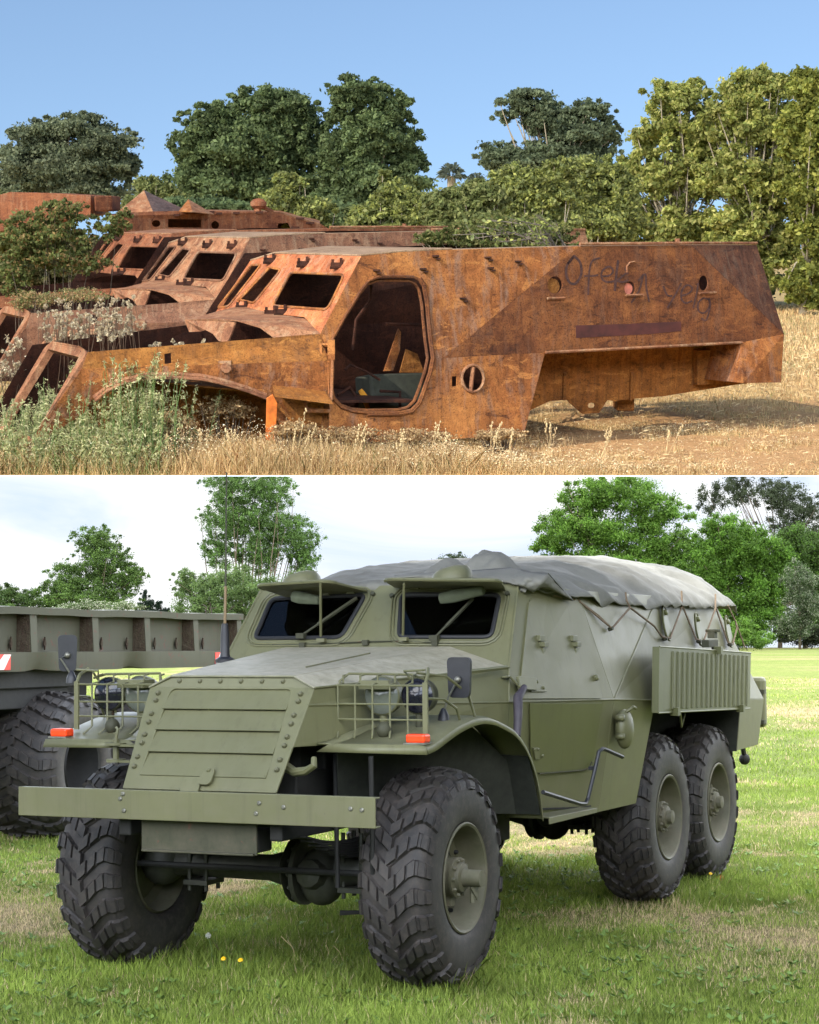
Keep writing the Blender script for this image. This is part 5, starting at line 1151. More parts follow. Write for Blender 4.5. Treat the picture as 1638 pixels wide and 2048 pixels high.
for pts, r_ in (([(690, 740), (700, 730), (730, 742), (760, 760)], .01), ([(770, 648), (850, 650)], .014), ([(675, 790), (700, 775), (716, 800), (712, 815)], .012), ([(800, 820), (800, 784), (760, 782)], .012), ([(705, 700), (712, 640), (740, 600), (742, 570)], .012)):
    mb = MB(); pl = (wC[0], wC[1] - .4); mb.tube(pp(pl, pts), r_, 6); wb(mb, 'inner_pipe', M_inner, smooth=True)
# broken step and strut under the arch
mb = MB(); mb.plate(pp(wA, [(524, 780), (536, 772), (545, 790), (541, 865), (522, 862)], .22), (), wA[0] * -.02); wb(mb, 'orange_upright', plain('flaking_orange_paint', rgb(214, 112, 40), .8, nz=.4, scale=14), bevel=.004)
mb = MB(); mb.plate([up_(540, 775, wA, .2), up_(655, 790, wA, .2), up_(650, 782, wA, .0), up_(545, 770, wA, 0)], (), (0, 0, -.01)); mb.tube(pp(wA, [(545, 795), (570, 820), (600, 862)], .2), .012, 6); mb.plate(pp(wA, [(560, 792), (650, 794), (640, 850), (590, 850)], .02), (), wA[0] * -.01); wb(mb, 'broken_step', M_rusto)
mb = MB(); mb.tube(pp(wA, [(658, 793), (615, 795), (606, 800), (612, 814), (656, 816)], .08), .016, 6); wb(mb, 'step_loop', M_rust, smooth=True)
mb = MB(); mb.tube(pp(wS, [(652, 690), (640, 690), (640, 710), (660, 712)], .04), .018, 6); mb.box(up_(660, 700, wS, .04), (.05, .06, .14)); mb.tube([up_(662, 720, wL, .02), up_(660, 800, wL, .02)], .012, 6); wb(mb, 'door_hinge', M_rust, smooth=True)
mb = MB(); p = up_(449, 736, wS, .0); mb.cyl(p, p + wS[0] * .07, .035, 10); mb.box(p + wS[0] * .02 + (0, 0, .035), (.09, .04, .03)); wb(mb, 'bonnet_latch', M_rustp, smooth=True)
for cx, cy, m_ in ((1110, 572, M_rusto), (1260, 577, plain('pink_primer', rgb(216, 128, 104), .8, nz=.2))):
    mb = MB(); mb.plate(ell(wR, cx, cy, 14 if cx < 1200 else 10, 16 if cx < 1200 else 12, off=-.03), (), wR[0] * -.01); wb(mb, 'port_plate', m_)
mb = MB()
for a, b_ in (((1091, 597), (1126, 596)), ((1248, 591), (1282, 590)), ((1394, 587), (1428, 585))): mb.tube(pp(wR, [a, b_], .025), .010, 6)
mb.tube(pp(wR, [(1252, 545), (1252, 533), (1258, 525), (1268, 523)], .01), .007, 5); wb(mb, 'port_ledge', M_rustp, sp=1)
mb = MB(); mb.plate(pp(wR, [(1151, 651), (1250, 648), (1362, 643), (1362, 662), (1300, 668), (1152, 676)], .0025), (), wR[0] * -.001); wb(mb, 'paint_band', plain('dried_maroon_paint', rgb(74, 34, 28), .7, nz=.4, scale=8))
mb = MB()
def scrawl(pts, w_=3.6, closed=False):
    P = [npv(p) for p in pts]; Q = []
    if closed: P = P + [P[0], P[1]]
    for i in range(len(P) - 1):
        for t in (0, .25, .5, .75):
            p0 = P[max(i - 1, 0)]; p1 = P[i]; p2 = P[i + 1]; p3 = P[min(i + 2, len(P) - 1)]; Q.append(.5 * ((2 * p1) + (p2 - p0) * t + (2 * p0 - 5 * p1 + 4 * p2 - p3) * t * t + (3 * p1 - p0 - 3 * p2 + p3) * t ** 3))
    Q.append(P[-1]); A_ = []; B2 = []
    for i, p in enumerate(Q):
        t = unit(Q[min(i + 1, len(Q) - 1)] - Q[max(i - 1, 0)]); nn = npv((-t[1], t[0])) * w_ / 2; A_.append(up_(*(p + nn), wR, .0028)); B2.append(up_(*(p - nn), wR, .0028))
    mb.grid([A_, B2])
scrawl([(1146, 514), (1134, 530), (1132, 550), (1140, 566), (1152, 566), (1162, 548), (1160, 526), (1150, 514)], 5, True)
scrawl([(1200, 516), (1184, 522), (1178, 545), (1176, 590)]); scrawl([(1168, 552), (1184, 552), (1196, 550)])
scrawl([(1202, 552), (1216, 552), (1226, 543), (1218, 533), (1204, 542), (1203, 556), (1213, 564), (1230, 562)]); scrawl([(1236, 520), (1232, 550), (1229, 582)], 5); scrawl([(1252, 546), (1238, 558), (1234, 562), (1246, 564), (1256, 560)])
scrawl([(1256, 548), (1250, 538), (1258, 526)], 3); scrawl([(1285, 552), (1278, 580), (1262, 606)]); scrawl([(1276, 562), (1290, 548), (1292, 575), (1298, 604)])
scrawl([(1326, 572), (1334, 590), (1344, 592)], 3.4); scrawl([(1362, 566), (1350, 590), (1334, 616)], 3.4); scrawl([(1362, 592), (1378, 586), (1384, 576), (1374, 570), (1364, 580), (1362, 596), (1370, 606), (1384, 602)], 3.4)
scrawl([(1396, 566), (1392, 590), (1386, 616)], 3.2); scrawl([(1406, 596), (1396, 606), (1397, 622), (1408, 626), (1418, 614), (1417, 600), (1406, 596)], 3.2); scrawl([(1418, 596), (1420, 612), (1412, 640), (1402, 636)], 3)
wb(mb, 'graffiti', plain('black_spray_paint', rgb(70, 44, 38), .85, nz=.6, scale=40), sp=1, gap=.03)

def wreck_copy(dx, dy, dz, label, swap, skip=()):
    c = copy_tree(wreck); c.matrix_world = MU @ Matrix.Translation(ORG + npv((dx, dy, dz))); c['label'] = label
    bpy.context.view_layer.update()
    def rec(o):
        for ch_ in [x for x in D.objects if x.parent == o]:
            if any(ch_.name.startswith(s) for s in skip):
                for g in [x for x in D.objects if x.parent == ch_]: D.objects.remove(g)
                D.objects.remove(ch_); continue
            for sl_ in ch_.material_slots:
                m_ = sl_.material; sl_.link = 'OBJECT'; sl_.material = swap.get(m_.name, M_rustp if 'rust' in m_.name and 'inner' not in m_.name else m_)
            rec(ch_)
    rec(c); return c
SK = ('graffiti', 'paint_band', 'yellow_bracket', 'orange_upright', 'port_plate', 'seat_plate')
M_rp2 = rust('mauve_rust', (rgb(76, 50, 40), rgb(124, 86, 66), rgb(150, 108, 80), rgb(158, 130, 104)), 1.1, .7)
M_rp3 = rust('red_brown_rust', (rgb(80, 46, 34), rgb(132, 80, 54), rgb(160, 102, 66), rgb(152, 116, 88)), 1.1, .6)
wreck_copy(-1.07, 3.7, .10, 'second mauve brown hull, directly behind the nearest orange hull', {'dusty_roof_rust': M_roof, 'orange_rust': M_rp2, 'ochre_rust': M_rp2, 'maroon_rust': M_rp2}, SK)
wreck_copy(-2.15, 7.0, .12, 'third hull from the front, half covered by the leafy bush at the left', {'orange_rust': M_rp3, 'ochre_rust': M_rp3, 'maroon_rust': M_rp3, 'dusty_roof_rust': M_rustp, 'pinkish_orange_rust': M_rp3}, SK + ('torn', 'bonnet_remains'))
# farther scrap
def scrap(name, label, cat, px0, D0, build, mats_):
    o0 = atU(*px0, D0); o0[2] = 0; root = D.objects.new(name, None); COL.objects.link(root); root.matrix_world = MU @ Matrix.Translation(o0); tag(root, label, cat)
    for nm, mb, m_, kw in build():
        for i in range(len(mb.v)): mb.v[i] = tuple(npv(mb.v[i]) - o0)
        (mb.split if nm == 'bracket' else mb.build)(nm, m_, root, **kw)
    return root
def b4():
    P = lambda px, py, d=0.0: atU(px, py, 25.5 + (px - 230) * .006 + d)
    a = MB(); out = [P(222, 432), P(300, 423), P(400, 421), P(560, 424), P(640, 447), P(676, 468), P(680, 500), P(215, 520)]
    pl4 = None
    hs = [[P(312 + 9 * math.cos(t), 447 + 7 * math.sin(t)) for t in np.linspace(0, 6.28, 13)[:-1]], [P(430 + 8 * math.cos(t), 450 + 8 * math.sin(t)) for t in np.linspace(0, 6.28, 13)[:-1]], [P(336, 438), P(402, 439), P(402, 455), P(336, 455)], [P(556, 447), P(576, 446), P(583, 462), P(554, 461)]]
    a.plate(out, hs, (0, .02, 0)); r = MB(); r.plate([P(222, 432), P(300, 423), P(400, 421), P(560, 424), P(640, 447), P(640, 440, 2.2), P(560, 421, 2.2), P(400, 419, 2.2), P(300, 420, 2.2), P(222, 428, 2.2)], (), (0, 0, -.02)); f = MB(); f.plate([P(222, 432, 2), P(640, 447, 2), P(680, 500, 2), P(215, 520, 2)], (), (0, .02, 0))
    q = MB()
    for px, py in ((420, 424), (435, 427), (470, 426), (517, 425), (600, 437), (620, 446), (590, 455), (350, 430)): q.box(P(px, py, -.03), (.12, .04, .03))
    s_ = MB(); s_.tube([P(515, 425, .5), P(516, 407, .5)], .05, 6); s_.ball(P(517, 408, .5), .1, 10, (1.2, 1, .8)); s_.tube([P(520, 410, .5), P(545, 424, .5)], .03, 6)
    return [('side_plate', a, M_rp3, dict(bevel=.01)), ('roof', r, M_rustp, {}), ('far_side', f, M_inner, {}), ('bracket', q, M_inner, {}), ('periscope', s_, M_rp3, dict(smooth=True))]
scrap('wrecked_hull', 'long low orange brown hull lying farthest back with round ports in its side', 'rusty hull', (440, 460), 26.5, b4, None)
def b5():
    P = lambda px, py, d=0.0: atU(px, py, 27 + d); a = MB()
    a.plate([P(-40, 400), P(20, 384), P(100, 386), P(182, 391), P(182, 430), P(-40, 470)], (), (0, 1.6, .02)); b = MB(); b.plate([P(188, 392, -.3), P(224, 391, -.1), P(224, 421, -.1), P(190, 423, -.3)], (), (0, .8, 0)); return [('body', a, M_rp3, dict(bevel=.02)), ('end_box', b, M_rp3, dict(bevel=.02))]
scrap('scrap_hull', 'long red brown scrap body at the far left edge behind the leafy bush', 'scrap metal', (90, 430), 27, b5, None)
def b6(ax, ay, L_, R_p, by, dd, m1, m2):
    def f():
        P = lambda px, py, d=0.0: atU(px, py, dd + d); a = MB(); ap, l, m, r, bk = P(ax, ay, .4), P(L_, by), P(ax + (R_p - L_) * .12, by + 1, -.2), P(R_p, by + 6, .3), P(ax + 10, by, 1.4)
        a.add([ap, l, m], [(0, 1, 2)]); b = MB(); b.add([ap, m, r, bk, l], [(0, 1, 2), (0, 2, 3), (0, 3, 4)]); return [('lit_face', a, m1, dict(solid=.01)), ('shaded_faces', b, m2, dict(solid=.01))]  # lit face lighter, other faces darker: sunlight put into their colours
    return f
M_gr = rust('shaded_grey_rust', (rgb(60, 50, 50), rgb(96, 78, 74), rgb(120, 98, 90), rgb(110, 100, 96)), 1.5, .6)
scrap('scrap_cone', 'larger pointed armour section standing on the farthest hull', 'scrap metal', (300, 425), 26.2, b6(288, 381, 236, 392, 424, 26.2, M_rustp, M_gr), None)
scrap('scrap_cone', 'smaller bright orange pointed armour section right of the larger one', 'scrap metal', (385, 425), 26.0, b6(377, 399, 358, 428, 423, 26.0, M_rust, M_rustp), None)
# ------------------------------------------------------------------ trees, bushes, weeds and dry grass of the yard
LK, LS = 4.3, .42
MUn = np.array(MU)
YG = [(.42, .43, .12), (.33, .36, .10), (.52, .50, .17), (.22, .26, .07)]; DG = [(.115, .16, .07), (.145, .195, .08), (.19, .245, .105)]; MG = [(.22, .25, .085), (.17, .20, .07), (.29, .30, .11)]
T = lambda *a, **k: tree(*a, M=MU, zbase=0.0, bark=k.pop('bark', M_bark), **k)
T('broadleaf_tree', 'round hazy green tree at the far left behind the scrap', 'tree', atU, 70, [(150, 250, 62, 26), (95, 275, 70, 40), (205, 290, 68, 40), (40, 320, 50, 36), (130, 330, 120, 45), (240, 340, 42, 40), (20, 370, 60, 40), (140, 390, 120, 40)], (140, 540), 620, 36, .17, [(.19, .225, .13), (.155, .185, .11), (.24, .27, .16)], sub=.20, limbs=30)  # distance haze is put into the paler leaf colours
T('broadleaf_tree', 'dark dense tree with a broad crown left of centre in the yard', 'tree', atU, 62, [(520, 205, 55, 34), (440, 245, 70, 45), (570, 230, 70, 45), (385, 300, 50, 45), (500, 300, 100, 60), (610, 290, 60, 60), (375, 370, 45, 50), (460, 380, 90, 50), (580, 380, 90, 50)], (510, 545), 820, 36, .16, DG, sub=.18, limbs=14)
T('broadleaf_tree', 'tallest dark tree, its crown merging with the broad dark one beside it', 'tree', atU, 60, [(720, 180, 62, 30), (690, 220, 42, 35), (780, 215, 42, 36), (745, 270, 80, 50), (805, 290, 42, 36), (700, 320, 70, 60), (820, 325, 38, 30), (770, 370, 85, 50), (700, 410, 80, 40)], (730, 545), 720, 36, .16, DG, sub=.18, limbs=12)
T('broadleaf_tree', 'distant two lobed dark tree between the palms and the bright bushes', 'tree', atU, 72, [(1055, 205, 60, 26), (1010, 232, 28, 16), (1095, 240, 60, 34), (1185, 225, 42, 28), (1215, 265, 30, 28), (1150, 275, 70, 34), (1010, 310, 60, 30), (1100, 330, 100, 45), (1200, 320, 40, 40)], (1100, 520), 560, 36, .17, [(.15, .19, .11), (.19, .23, .13)], sub=.19, limbs=40, bark=M_bark2)  # leaf colours lightened to paint in the far haze
T('bush', 'leafy yellow green tree right of the two lobed dark tree', 'bush', atU, 40, [(1335, 200, 48, 42), (1385, 190, 40, 34), (1320, 270, 60, 45), (1400, 270, 60, 50), (1280, 350, 55, 50), (1360, 360, 80, 55), (1270, 440, 50, 50), (1350, 460, 80, 50), (1420, 350, 40, 60), (1430, 520, 60, 60)], (1360, 600), 520, 38, .125, YG, sub=.19, limbs=90, bark=M_bark2)
T('bush', 'tallest leafy yellow green tree, in the middle of the right hand thicket', 'bush', atU, 39, [(1505, 180, 60, 42), (1555, 165, 40, 36), (1470, 240, 60, 55), (1550, 260, 70, 55), (1480, 350, 80, 60), (1560, 370, 70, 60), (1490, 450, 70, 60), (1560, 480, 50, 50), (1520, 545, 60, 40)], (1510, 612), 540, 38, .125, YG, sub=.19, limbs=90, bark=M_bark2)
T('bush', 'bright yellow green leafy bush at the right edge with a pale bare trunk', 'bush', atU, 37, [(1620, 190, 50, 50), (1610, 270, 60, 60), (1650, 300, 50, 70), (1620, 380, 60, 60), (1625, 460, 45, 50), (1600, 560, 50, 40), (1650, 520, 40, 70), (1620, 600, 40, 24)], (1605, 622), 480, 38, .12, [(.38, .38, .09), (.30, .32, .07), (.19, .22, .05)], sub=.19, limbs=40, bark=M_bark2)
def line(name, label, spec, D_, pal, size=.085, n=300, group=None, limbs=50, sub=.22):
    px = sum(c[0] for c in spec) / len(spec); T(name, label, 'bush', atU, D_, spec, (px, 450 + CU * F / D_), n, 44, size, pal, sub=sub, limbs=limbs, bark=M_bark2, group=group, multi=True)
line('bush', 'sunlit bush behind the cab roofs, below the broad dark tree', [(575, 370, 30, 26), (560, 410, 40, 32), (620, 425, 45, 30), (590, 460, 80, 24)], 30, YG[:2] + MG, n=260)
line('bush', 'low scrubby bush below the tallest dark tree with an arching bare twig', [(790, 400, 40, 40), (745, 440, 50, 30), (840, 430, 60, 40), (770, 350, 12, 16), (800, 470, 100, 20)], 29, YG[:2] + MG, n=300)
line('bush', 'grey green scrub in front of the far palms', [(900, 415, 50, 36), (960, 400, 50, 36), (930, 450, 80, 34)], 28, MG, n=280)
line('bush', 'tangled olive bush left of the yellow green thicket', [(1030, 370, 50, 40), (1080, 400, 60, 50), (1000, 440, 60, 36), (1120, 350, 40, 34), (1060, 460, 90, 30)], 30, YG[:2] + MG, n=360)
line('bush', 'olive bush between the tangled one and the yellow green thicket', [(1180, 350, 55, 40), (1150, 400, 60, 40), (1230, 400, 50, 60), (1180, 450, 100, 40)], 33, YG[:2] + MG, n=360)
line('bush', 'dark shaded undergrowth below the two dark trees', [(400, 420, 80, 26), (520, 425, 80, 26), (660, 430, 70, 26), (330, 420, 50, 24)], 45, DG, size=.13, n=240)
line('bush', 'low hedge between the round hazy tree and the broad dark tree', [(300, 380, 34, 24), (330, 400, 40, 30), (280, 420, 50, 30)], 50, MG, size=.13, n=150)
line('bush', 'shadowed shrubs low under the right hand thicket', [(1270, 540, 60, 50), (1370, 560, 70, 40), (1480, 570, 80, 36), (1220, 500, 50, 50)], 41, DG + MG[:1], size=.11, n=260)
# far fan palms
for px, py, r_, lb in ((903, 352, 30, 'larger pale fan palm far away between the dark trees'), (952, 362, 22, 'smaller pale fan palm just right of the larger one')):
    Dp = 95; k = Dp / F; c = atU(px, py, Dp); b0 = npv((c[0], c[1], 0)); root = D.objects.new('fan_palm', None); COL.objects.link(root); root.matrix_world = MU @ Matrix.Translation(b0); tag(root, lb, 'palm'); V = []
    for i in range(150):
        d = sph(1)[0]; d[2] = abs(d[2]) * .9 - .2; d = unit(d); s_ = unit(np.cross(d, sph(1)[0])); L_ = r_ * k * (.7 + .5 * rng.random()); q = npv((0, 0, c[2])); V += [q + d * L_ * .3, q + d * L_ * .75 + s_ * L_ * .10, q + d * L_ + (0, 0, -.15), q + d * L_ * .75 - s_ * L_ * .10]
    fastmesh('fronds', np.array(V), 4, np.tile(npv((.16, .19, .14)), (150, 1)) * (.8 + .4 * rng.random((150, 1))), LEAF, root); mb = MB(); mb.tube([(0, 0, 0), (0, 0, c[2])], .2, 8); mb.build('trunk', M_bark2, root)
# bushes growing among and over the hulls
line('bush', 'dense grey green bush filling the gap behind the scrap at the left edge', [(-20, 440, 60, 50), (40, 430, 50, 40), (20, 500, 80, 50), (110, 470, 60, 40)], 30, MG, n=260)
line('bush', 'brownish shaded scrub under the straggling bush at the left', [(60, 540, 60, 34), (130, 550, 50, 26), (10, 560, 50, 30), (160, 500, 50, 30)], 23, [(.14, .12, .05), (.10, .11, .04), (.18, .17, .07)], size=.06, n=300, limbs=14)
T('bush', 'straggling leafy bush growing over the hulls at the left', 'bush', atU, 18.9, [(50, 455, 55, 34), (130, 430, 60, 30), (100, 480, 80, 36), (215, 455, 40, 30), (150, 520, 80, 30), (40, 530, 50, 34), (240, 440, 26, 24), (30, 570, 40, 30), (125, 410, 24, 16)], (110, 790), 420, 12, .048, [(.20, .23, .07), (.15, .18, .055), (.30, .20, .08), (.12, .15, .045)], sub=.17, drop=.3, limbs=13, bark=M_bark, trunk=.0022, multi=True)
T('bush', 'sparse bush lying over the roof of the nearest hull with bare grey twigs', 'bush', atU, 16.3, [(870, 478, 40, 14), (930, 470, 50, 20), (1000, 462, 50, 26), (1060, 460, 40, 26), (1110, 470, 40, 18), (960, 487, 80, 8), (1080, 492, 60, 7)], (1020, 700), 330, 14, .040, [(.16, .18, .05), (.10, .13, .035), (.24, .22, .08)], sub=.24, drop=.25, limbs=110, bark=M_bark2, trunk=.0035)
def fluff(label, spots, n, D0, D1, hr, rad):
    P = []; c0 = npv((0, 0, 0)); px0 = sum(s[0] for s in spots) / len(spots); o0 = atU(px0, 700, (D0 + D1) / 2); o0[2] = 0
    root = D.objects.new('dried_flowering_plant', None); COL.objects.link(root); root.matrix_world = MU @ Matrix.Translation(o0); tag(root, label, 'dry plant', 'dried white flowering plants between the hulls')
    hd = []; hr_ = []; stm = MB()
    for i in range(n):
        s_ = spots[rng.integers(len(spots))]; dd = D0 + (D1 - D0) * rng.random(); p = atU(s_[0] + s_[2] * (rng.random() * 2 - 1), s_[1] + s_[3] * (rng.random() * 2 - 1), dd) - o0
        r_ = rad * (.6 + .7 * rng.random())
        for j in range(6):
            q = p + sph(1)[0] * r_ * 1.5 * rng.random(); hd.append(q); hr_.append([r_ * .55] * 3)
        b = npv((p[0] + .15 * rng.normal(), p[1] + .1 * rng.normal(), .0)); stm.tube([b, (b + p) / 2 + sph(1)[0] * .05, p], [.003, .0025, .002], 4)
    V, c = leaves(np.array(hd), np.array(hr_), 12, .0085, [(.60, .50, .33), (.48, .38, .24), (.70, .62, .45)], .3); fastmesh('flower_heads', V, 4, c, LEAF, root); (stm.split if n < 12 else stm.build)('stems', plain('brown_stem', rgb(90, 70, 52), .9), root)  # the small quads are the dried flower heads, kept in one mesh
fluff('largest mass of dry white flower heads, between the nearest and second hull', [(110, 630, 36, 30), (150, 640, 36, 30), (190, 655, 40, 24), (230, 640, 36, 34), (265, 650, 26, 22), (220, 615, 50, 20), (170, 672, 60, 14), (240, 668, 40, 14), (130, 660, 40, 20)], 200, 14.4, 16.0, 0, .017)
fluff('small stand of dry white flower heads by the radiator frame at the left edge', [(28, 700, 20, 30), (48, 730, 18, 18), (10, 740, 14, 20)], 26, 14.2, 14.8, 0, .022)
fluff('a few dry white heads poking up out of the open engine bay', [(228, 680, 10, 12), (355, 690, 8, 10), (308, 692, 10, 4), (272, 700, 10, 4), (410, 686, 6, 8)], 9, 13.9, 14.3, 0, .018)
# green weeds in the left foreground
def weed(i, px, D_, hpx, lb, n=26, pal=((.50, .51, .26), (.40, .43, .20), (.62, .58, .33))):
    o0 = atU(px, 900, D_); o0[2] = 0; k = D_ / F; root = D.objects.new('weed_plant', None); COL.objects.link(root); root.matrix_world = MU @ Matrix.Translation(o0); tag(root, lb, 'weed', 'green weeds in the left foreground of the yard'); stm = MB(); C_ = []
    for s_ in range(n):
        b = npv((rng.normal() * .14, max(EDGE + .06 - D_, rng.normal() * .07), 0)); h = hpx * k * (.45 + .55 * rng.random()); tp = b + npv((rng.normal() * .08, abs(rng.normal()) * .05, h)); md = (b + tp) / 2 + npv((rng.normal() * .02, 0, 0)); stm.tube([b, md, tp], [.004, .003, .0015], 4)
        for j in range(14): t = .25 + .75 * rng.random(); C_.append(b * (1 - t) + tp * t)
    C_ = np.array(C_); V, c = leaves(C_, np.full((len(C_), 3), .024), 7, .015, pal, .25, .4, 0, .28); fastmesh('leaves', V, 4, c, LEAF, root); stm.build('stems', M_stem, root)
where = [(10, 13.5, 130, 'weed at the very left edge of the yard'), (48, 13.7, 120, 'low weed before the tall left post of the radiator frame'), (92, 13.4, 120, 'weed in front of the foot of the radiator frame'), (130, 13.8, 150, 'weed growing just right of the radiator frame foot'), (176, 13.5, 190, 'tall weed before the front of the wheel arch'), (205, 13.35, 110, 'short weed between the two tallest weeds'), (250, 13.5, 215, 'tall weed in the middle of the wheel arch'), (285, 13.4, 225, 'tallest weed, reaching up to the bonnet side'), (318, 13.6, 150, 'weed at the right end of the green weed patch'), (150, 13.3, 90, 'small weed low in front of the weed patch'), (70, 13.3, 80, 'small weed low at the left front of the patch'), (235, 13.3, 90, 'small weed low at the right front of the patch')]
for i, (px, D_, h, lb) in enumerate(where): weed(i, px, D_, h * 1.12, lb, n=30)
# dry grass
def ucol(x, y, n):
    k = rng.random((n, 1)); q = fbm(x, y, 1.7, 3)[:, None]; c = npv((.58, .40, .18)) * (1 - k) + npv((.90, .66, .35)) * k; c = np.where(rng.random((n, 1)) < .28, npv((.36, .20, .09)) * (.7 + .8 * k), c)
    px = (819 + F * x / y)[:, None]; g = (rng.random((n, 1)) < np.where(px < 340, .35, .05)); c = np.where(g, npv((.20, .22, .07)) * (.7 + .6 * k), c); return c * (.75 + .5 * q)
def utall(x, y):
    px = 819 + F * x / y; d = bare_up(x, y); t = .22 + .95 * np.exp(-((y - 13.55) / .5) ** 2) * (1 / (1 + np.exp((px - 1000) / 90))) + .25 * fbm(x, y, 3, 2); return t * np.where(rng.random(len(x)) < d * 1.0, 0.0, 1)
p1_ = blades(265000, EDGE + .02, 15.2, 1, zup, ucol, .03, .20, .0013, xm=.30, tall=utall, bend=1.1)
p2_ = blades(150000, 15, 22, 1, zup, ucol, .025, .10, .0024, xm=.30, tall=lambda x, y: (.45 + .5 * fbm(x, y, 2, 2) - .0 * y) * np.where(rng.random(len(x)) < bare_up(x, y), .0, 1), bend=.9)
p3_ = blades(85000, 21, 42, 1, zup, ucol, .03, .09, .006, xm=.30, bend=.8)
def litter(n, y0, y1, L0, L1, w):
    y = y0 + (y1 - y0) * rng.random(n) ** 1.2; x = (rng.random(n) * 2 - 1) * .215 * y; keep = rng.random(n) > bare_up(x, y) * .95; x, y = x[keep], y[keep]; n = len(x)
    d = sph(n) * npv((1, 1, .25)); L_ = (L0 + (L1 - L0) * rng.random(n))[:, None]; z = zup(x, y) + .01 + .09 * rng.random(n) ** 2; c = np.stack([x, y, z], 1); c[:, 1] = np.maximum(c[:, 1], EDGE + .1)
    s_ = np.cross(d, npv((0, 0, 1))); s_ /= np.linalg.norm(s_, axis=1)[:, None] + 1e-9; s_ *= w; e = d * L_ * .5; m = npv((0, 0, 1)) * L_ * .12
    V = np.stack([c - e, c - e * .3 - s_ + m, c + e, c + e * .3 + s_ + m, c - e * .3 + s_ + m], 1)
    k = rng.random((n, 1)); return V.reshape(-1, 3), npv((.50, .34, .16)) * (1 - k) + npv((.90, .72, .42)) * k
nS = 70000; y = EDGE + .08 + 3.2 * rng.random(nS) ** 1.6; x = (rng.random(nS) * 2 - 1) * .215 * y; kp = rng.random(nS) > bare_up(x, y) * .9; x, y = x[kp], y[kp]; hh = utall(x, y) * .17 * fbm(x, y, 4, 3) * 1.6
cc = np.stack([x, y, zup(x, y) + hh * (.3 + .9 * rng.random(len(x)))], 1); Vs, cs_ = leaves(cc, np.full((len(cc), 3), .02), 2, .0055, [(.80, .62, .36), (.62, .42, .22), (.36, .20, .10), (.90, .78, .52)], .3)
sd = fastmesh('seed_heads', Vs, 4, cs_, BLADE, kind='stuff'); sd.matrix_world = MU; tag(sd, 'fine dry seed heads and leaf bits mixed through the dead grass', 'dry grass')
p4_ = litter(30000, EDGE + .05, 17, .03, .11, .0016); p5_ = litter(12000, 17, 30, .06, .18, .003)
V = np.concatenate([p1_[0], p2_[0], p3_[0], p4_[0], p5_[0]]); C_ = np.concatenate([p1_[1], p2_[1], p3_[1], p4_[1], p5_[1]])
o = fastmesh('dry_grass', V, 5, C_, BLADE, kind='stuff'); o.matrix_world = MU; tag(o, 'bleached dry grass covering the yard around the hulls', 'dry grass')

# taller dead stalks with seed heads standing before the nearest hull
for i, (px, D_, h, ln) in enumerate([(402, 13.5, 70, .1), (470, 13.45, 90, -.1), (520, 13.6, 60, .2), (585, 13.4, 110, .15), (612, 13.7, 95, -.2), (640, 13.5, 60, .1), (700, 13.45, 85, .25), (745, 13.8, 60, -.1), (800, 13.5, 75, .1), (862, 13.6, 80, .2), (905, 13.7, 60, -.2), (975, 13.9, 75, .25), (1018, 13.9, 70, -.1), (1205, 14.2, 55, .2), (1098, 14.2, 66, -.1), (1330, 14.4, 50, .1), (360, 13.6, 90, .2), (335, 13.4, 70, -.1)]):
    o0 = atU(px, 880, D_); o0[2] = 0; k = D_ / F; H = h * k * 1.25; mb = MB()
    for j in range(4):
        tp = npv((ln * H + rng.normal() * .04, rng.normal() * .02, H * (.6 + .4 * rng.random()))); md = tp * .5 + sph(1)[0] * .012; mb.tube([(rng.normal() * .02, 0, 0), md, tp], [.0022, .0018, .0012], 4)
        for q in range(9): c = tp * (1 - .035 * q) + sph(1)[0] * .008; mb.ball(c, .0035 + .004 * rng.random(), 5, (1, 1, 1.8))
        if j < 2: mb.tube([md, md + sph(1)[0] * npv((.07, .03, .05))], .0012, 4)
    o = mb.build('seed_stalk', M_straw); o.matrix_world = MU @ Matrix.Translation(o0)
    tag(o, 'thin dead stalk with dry seed heads standing in the grass before the nearest hull', 'dry stalk', 'dead seed stalks before the nearest hull')

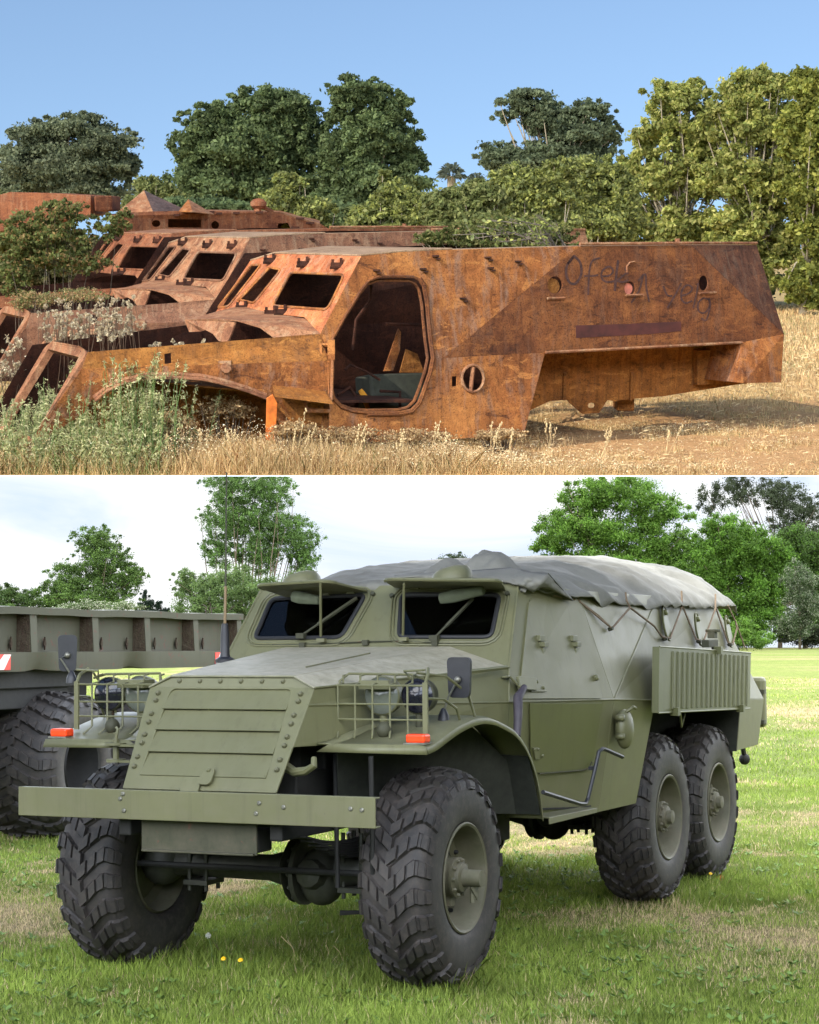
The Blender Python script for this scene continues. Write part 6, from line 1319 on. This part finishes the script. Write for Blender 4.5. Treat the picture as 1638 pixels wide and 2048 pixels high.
# bare grey branches fanned over the roof of the nearest hull
o0 = atU(1125, 492, 15.7); mb = MB()
for (px, py), r_ in (((955, 452), .010), ((985, 440), .009), ((1010, 470), .011), ((1020, 438), .009), ((1048, 448), .010), ((1072, 428), .008), ((1090, 452), .008), ((940, 478), .009), ((1000, 484), .012), ((1060, 476), .010), ((1110, 440), .007), ((905, 470), .008)):
    e = atU(px, py, 15.3 + rng.random()) - o0; m_ = e * .5 + npv((0, 0, .04)) + sph(1)[0] * .04; mb.tube([npv((rng.normal() * .05, 0, -.03)), m_, e], [r_, r_ * .7, r_ * .3], 5)
    for q in range(5): t = .35 + .6 * rng.random(); b = e * t; mb.tube([b, b + npv((-.12 * rng.random(), .05 * rng.normal(), .12 * rng.random()))], [r_ * .35, r_ * .15], 4)
o = mb.build('dead_branch', plain('grey_twig', rgb(112, 102, 90), .9, nz=.25)); lc_ = np.array([v for v in mb.v[::9]]); V, c = leaves(lc_, np.full((len(lc_), 3), .07), 7, .022, YG + MG, .3); fastmesh('leaves', V, 4, c, LEAF, o); o.matrix_world = MU @ Matrix.Translation(o0); tag(o, 'grey branch with a few dry leaves fanning over the roof edge of the nearest hull', 'branch')

DRY = [(.62, .44, .22), (.42, .27, .13), (.75, .58, .33), (.30, .19, .10)]
for px, py, rx, ry, D_, lb, pal in ((450, 815, 60, 26, 13.95, 'dry brush filling the wheel arch of the nearest hull', DRY), (350, 845, 40, 24, 13.6, 'dry brush between the green weeds and the wheel arch', DRY), (585, 858, 50, 16, 13.6, 'dry brush at the foot of the orange upright', DRY), (690, 866, 60, 14, 13.7, 'low dry brush below the door hole of the nearest hull', DRY), (830, 872, 70, 14, 13.9, 'low dry brush below the filler ring side of the cab', DRY), (1000, 868, 50, 10, 14.2, 'dry brush at the rear edge of the low side panel', DRY), (150, 592, 70, 16, 17.6, 'olive brush sprawling over the bonnet of the second hull', MG[:2] + DRY[:2]), (60, 600, 40, 20, 17.4, 'olive brush by the radiator frame of the second hull', MG[:2] + DRY[:2]), (300, 590, 50, 10, 20.0, 'brush lying over the bonnet of the third hull', MG[:2] + DRY[:2])):
    T('dry_brush', lb, 'brush', atU, D_, [(px, py, rx, ry), (px - rx * .5, py + ry * .4, rx * .6, ry * .7), (px + rx * .6, py + ry * .3, rx * .5, ry * .6)], (px, 890), 130, 5, .022, pal, sub=.30, limbs=26, multi=True, trunk=.0014, drop=.1)

line('bush', 'yellow green thicket running on beyond the right edge of the yard', [(1740, 300, 90, 90), (1830, 260, 90, 90), (1760, 450, 110, 90), (1900, 380, 120, 120), (1860, 520, 140, 70)], 39, YG, size=.16, n=420, limbs=40)
line('bush', 'green thicket running on beyond the left edge of the yard', [(-120, 380, 90, 60), (-220, 340, 100, 80), (-180, 470, 120, 60)], 36, MG, size=.16, n=300, limbs=20)
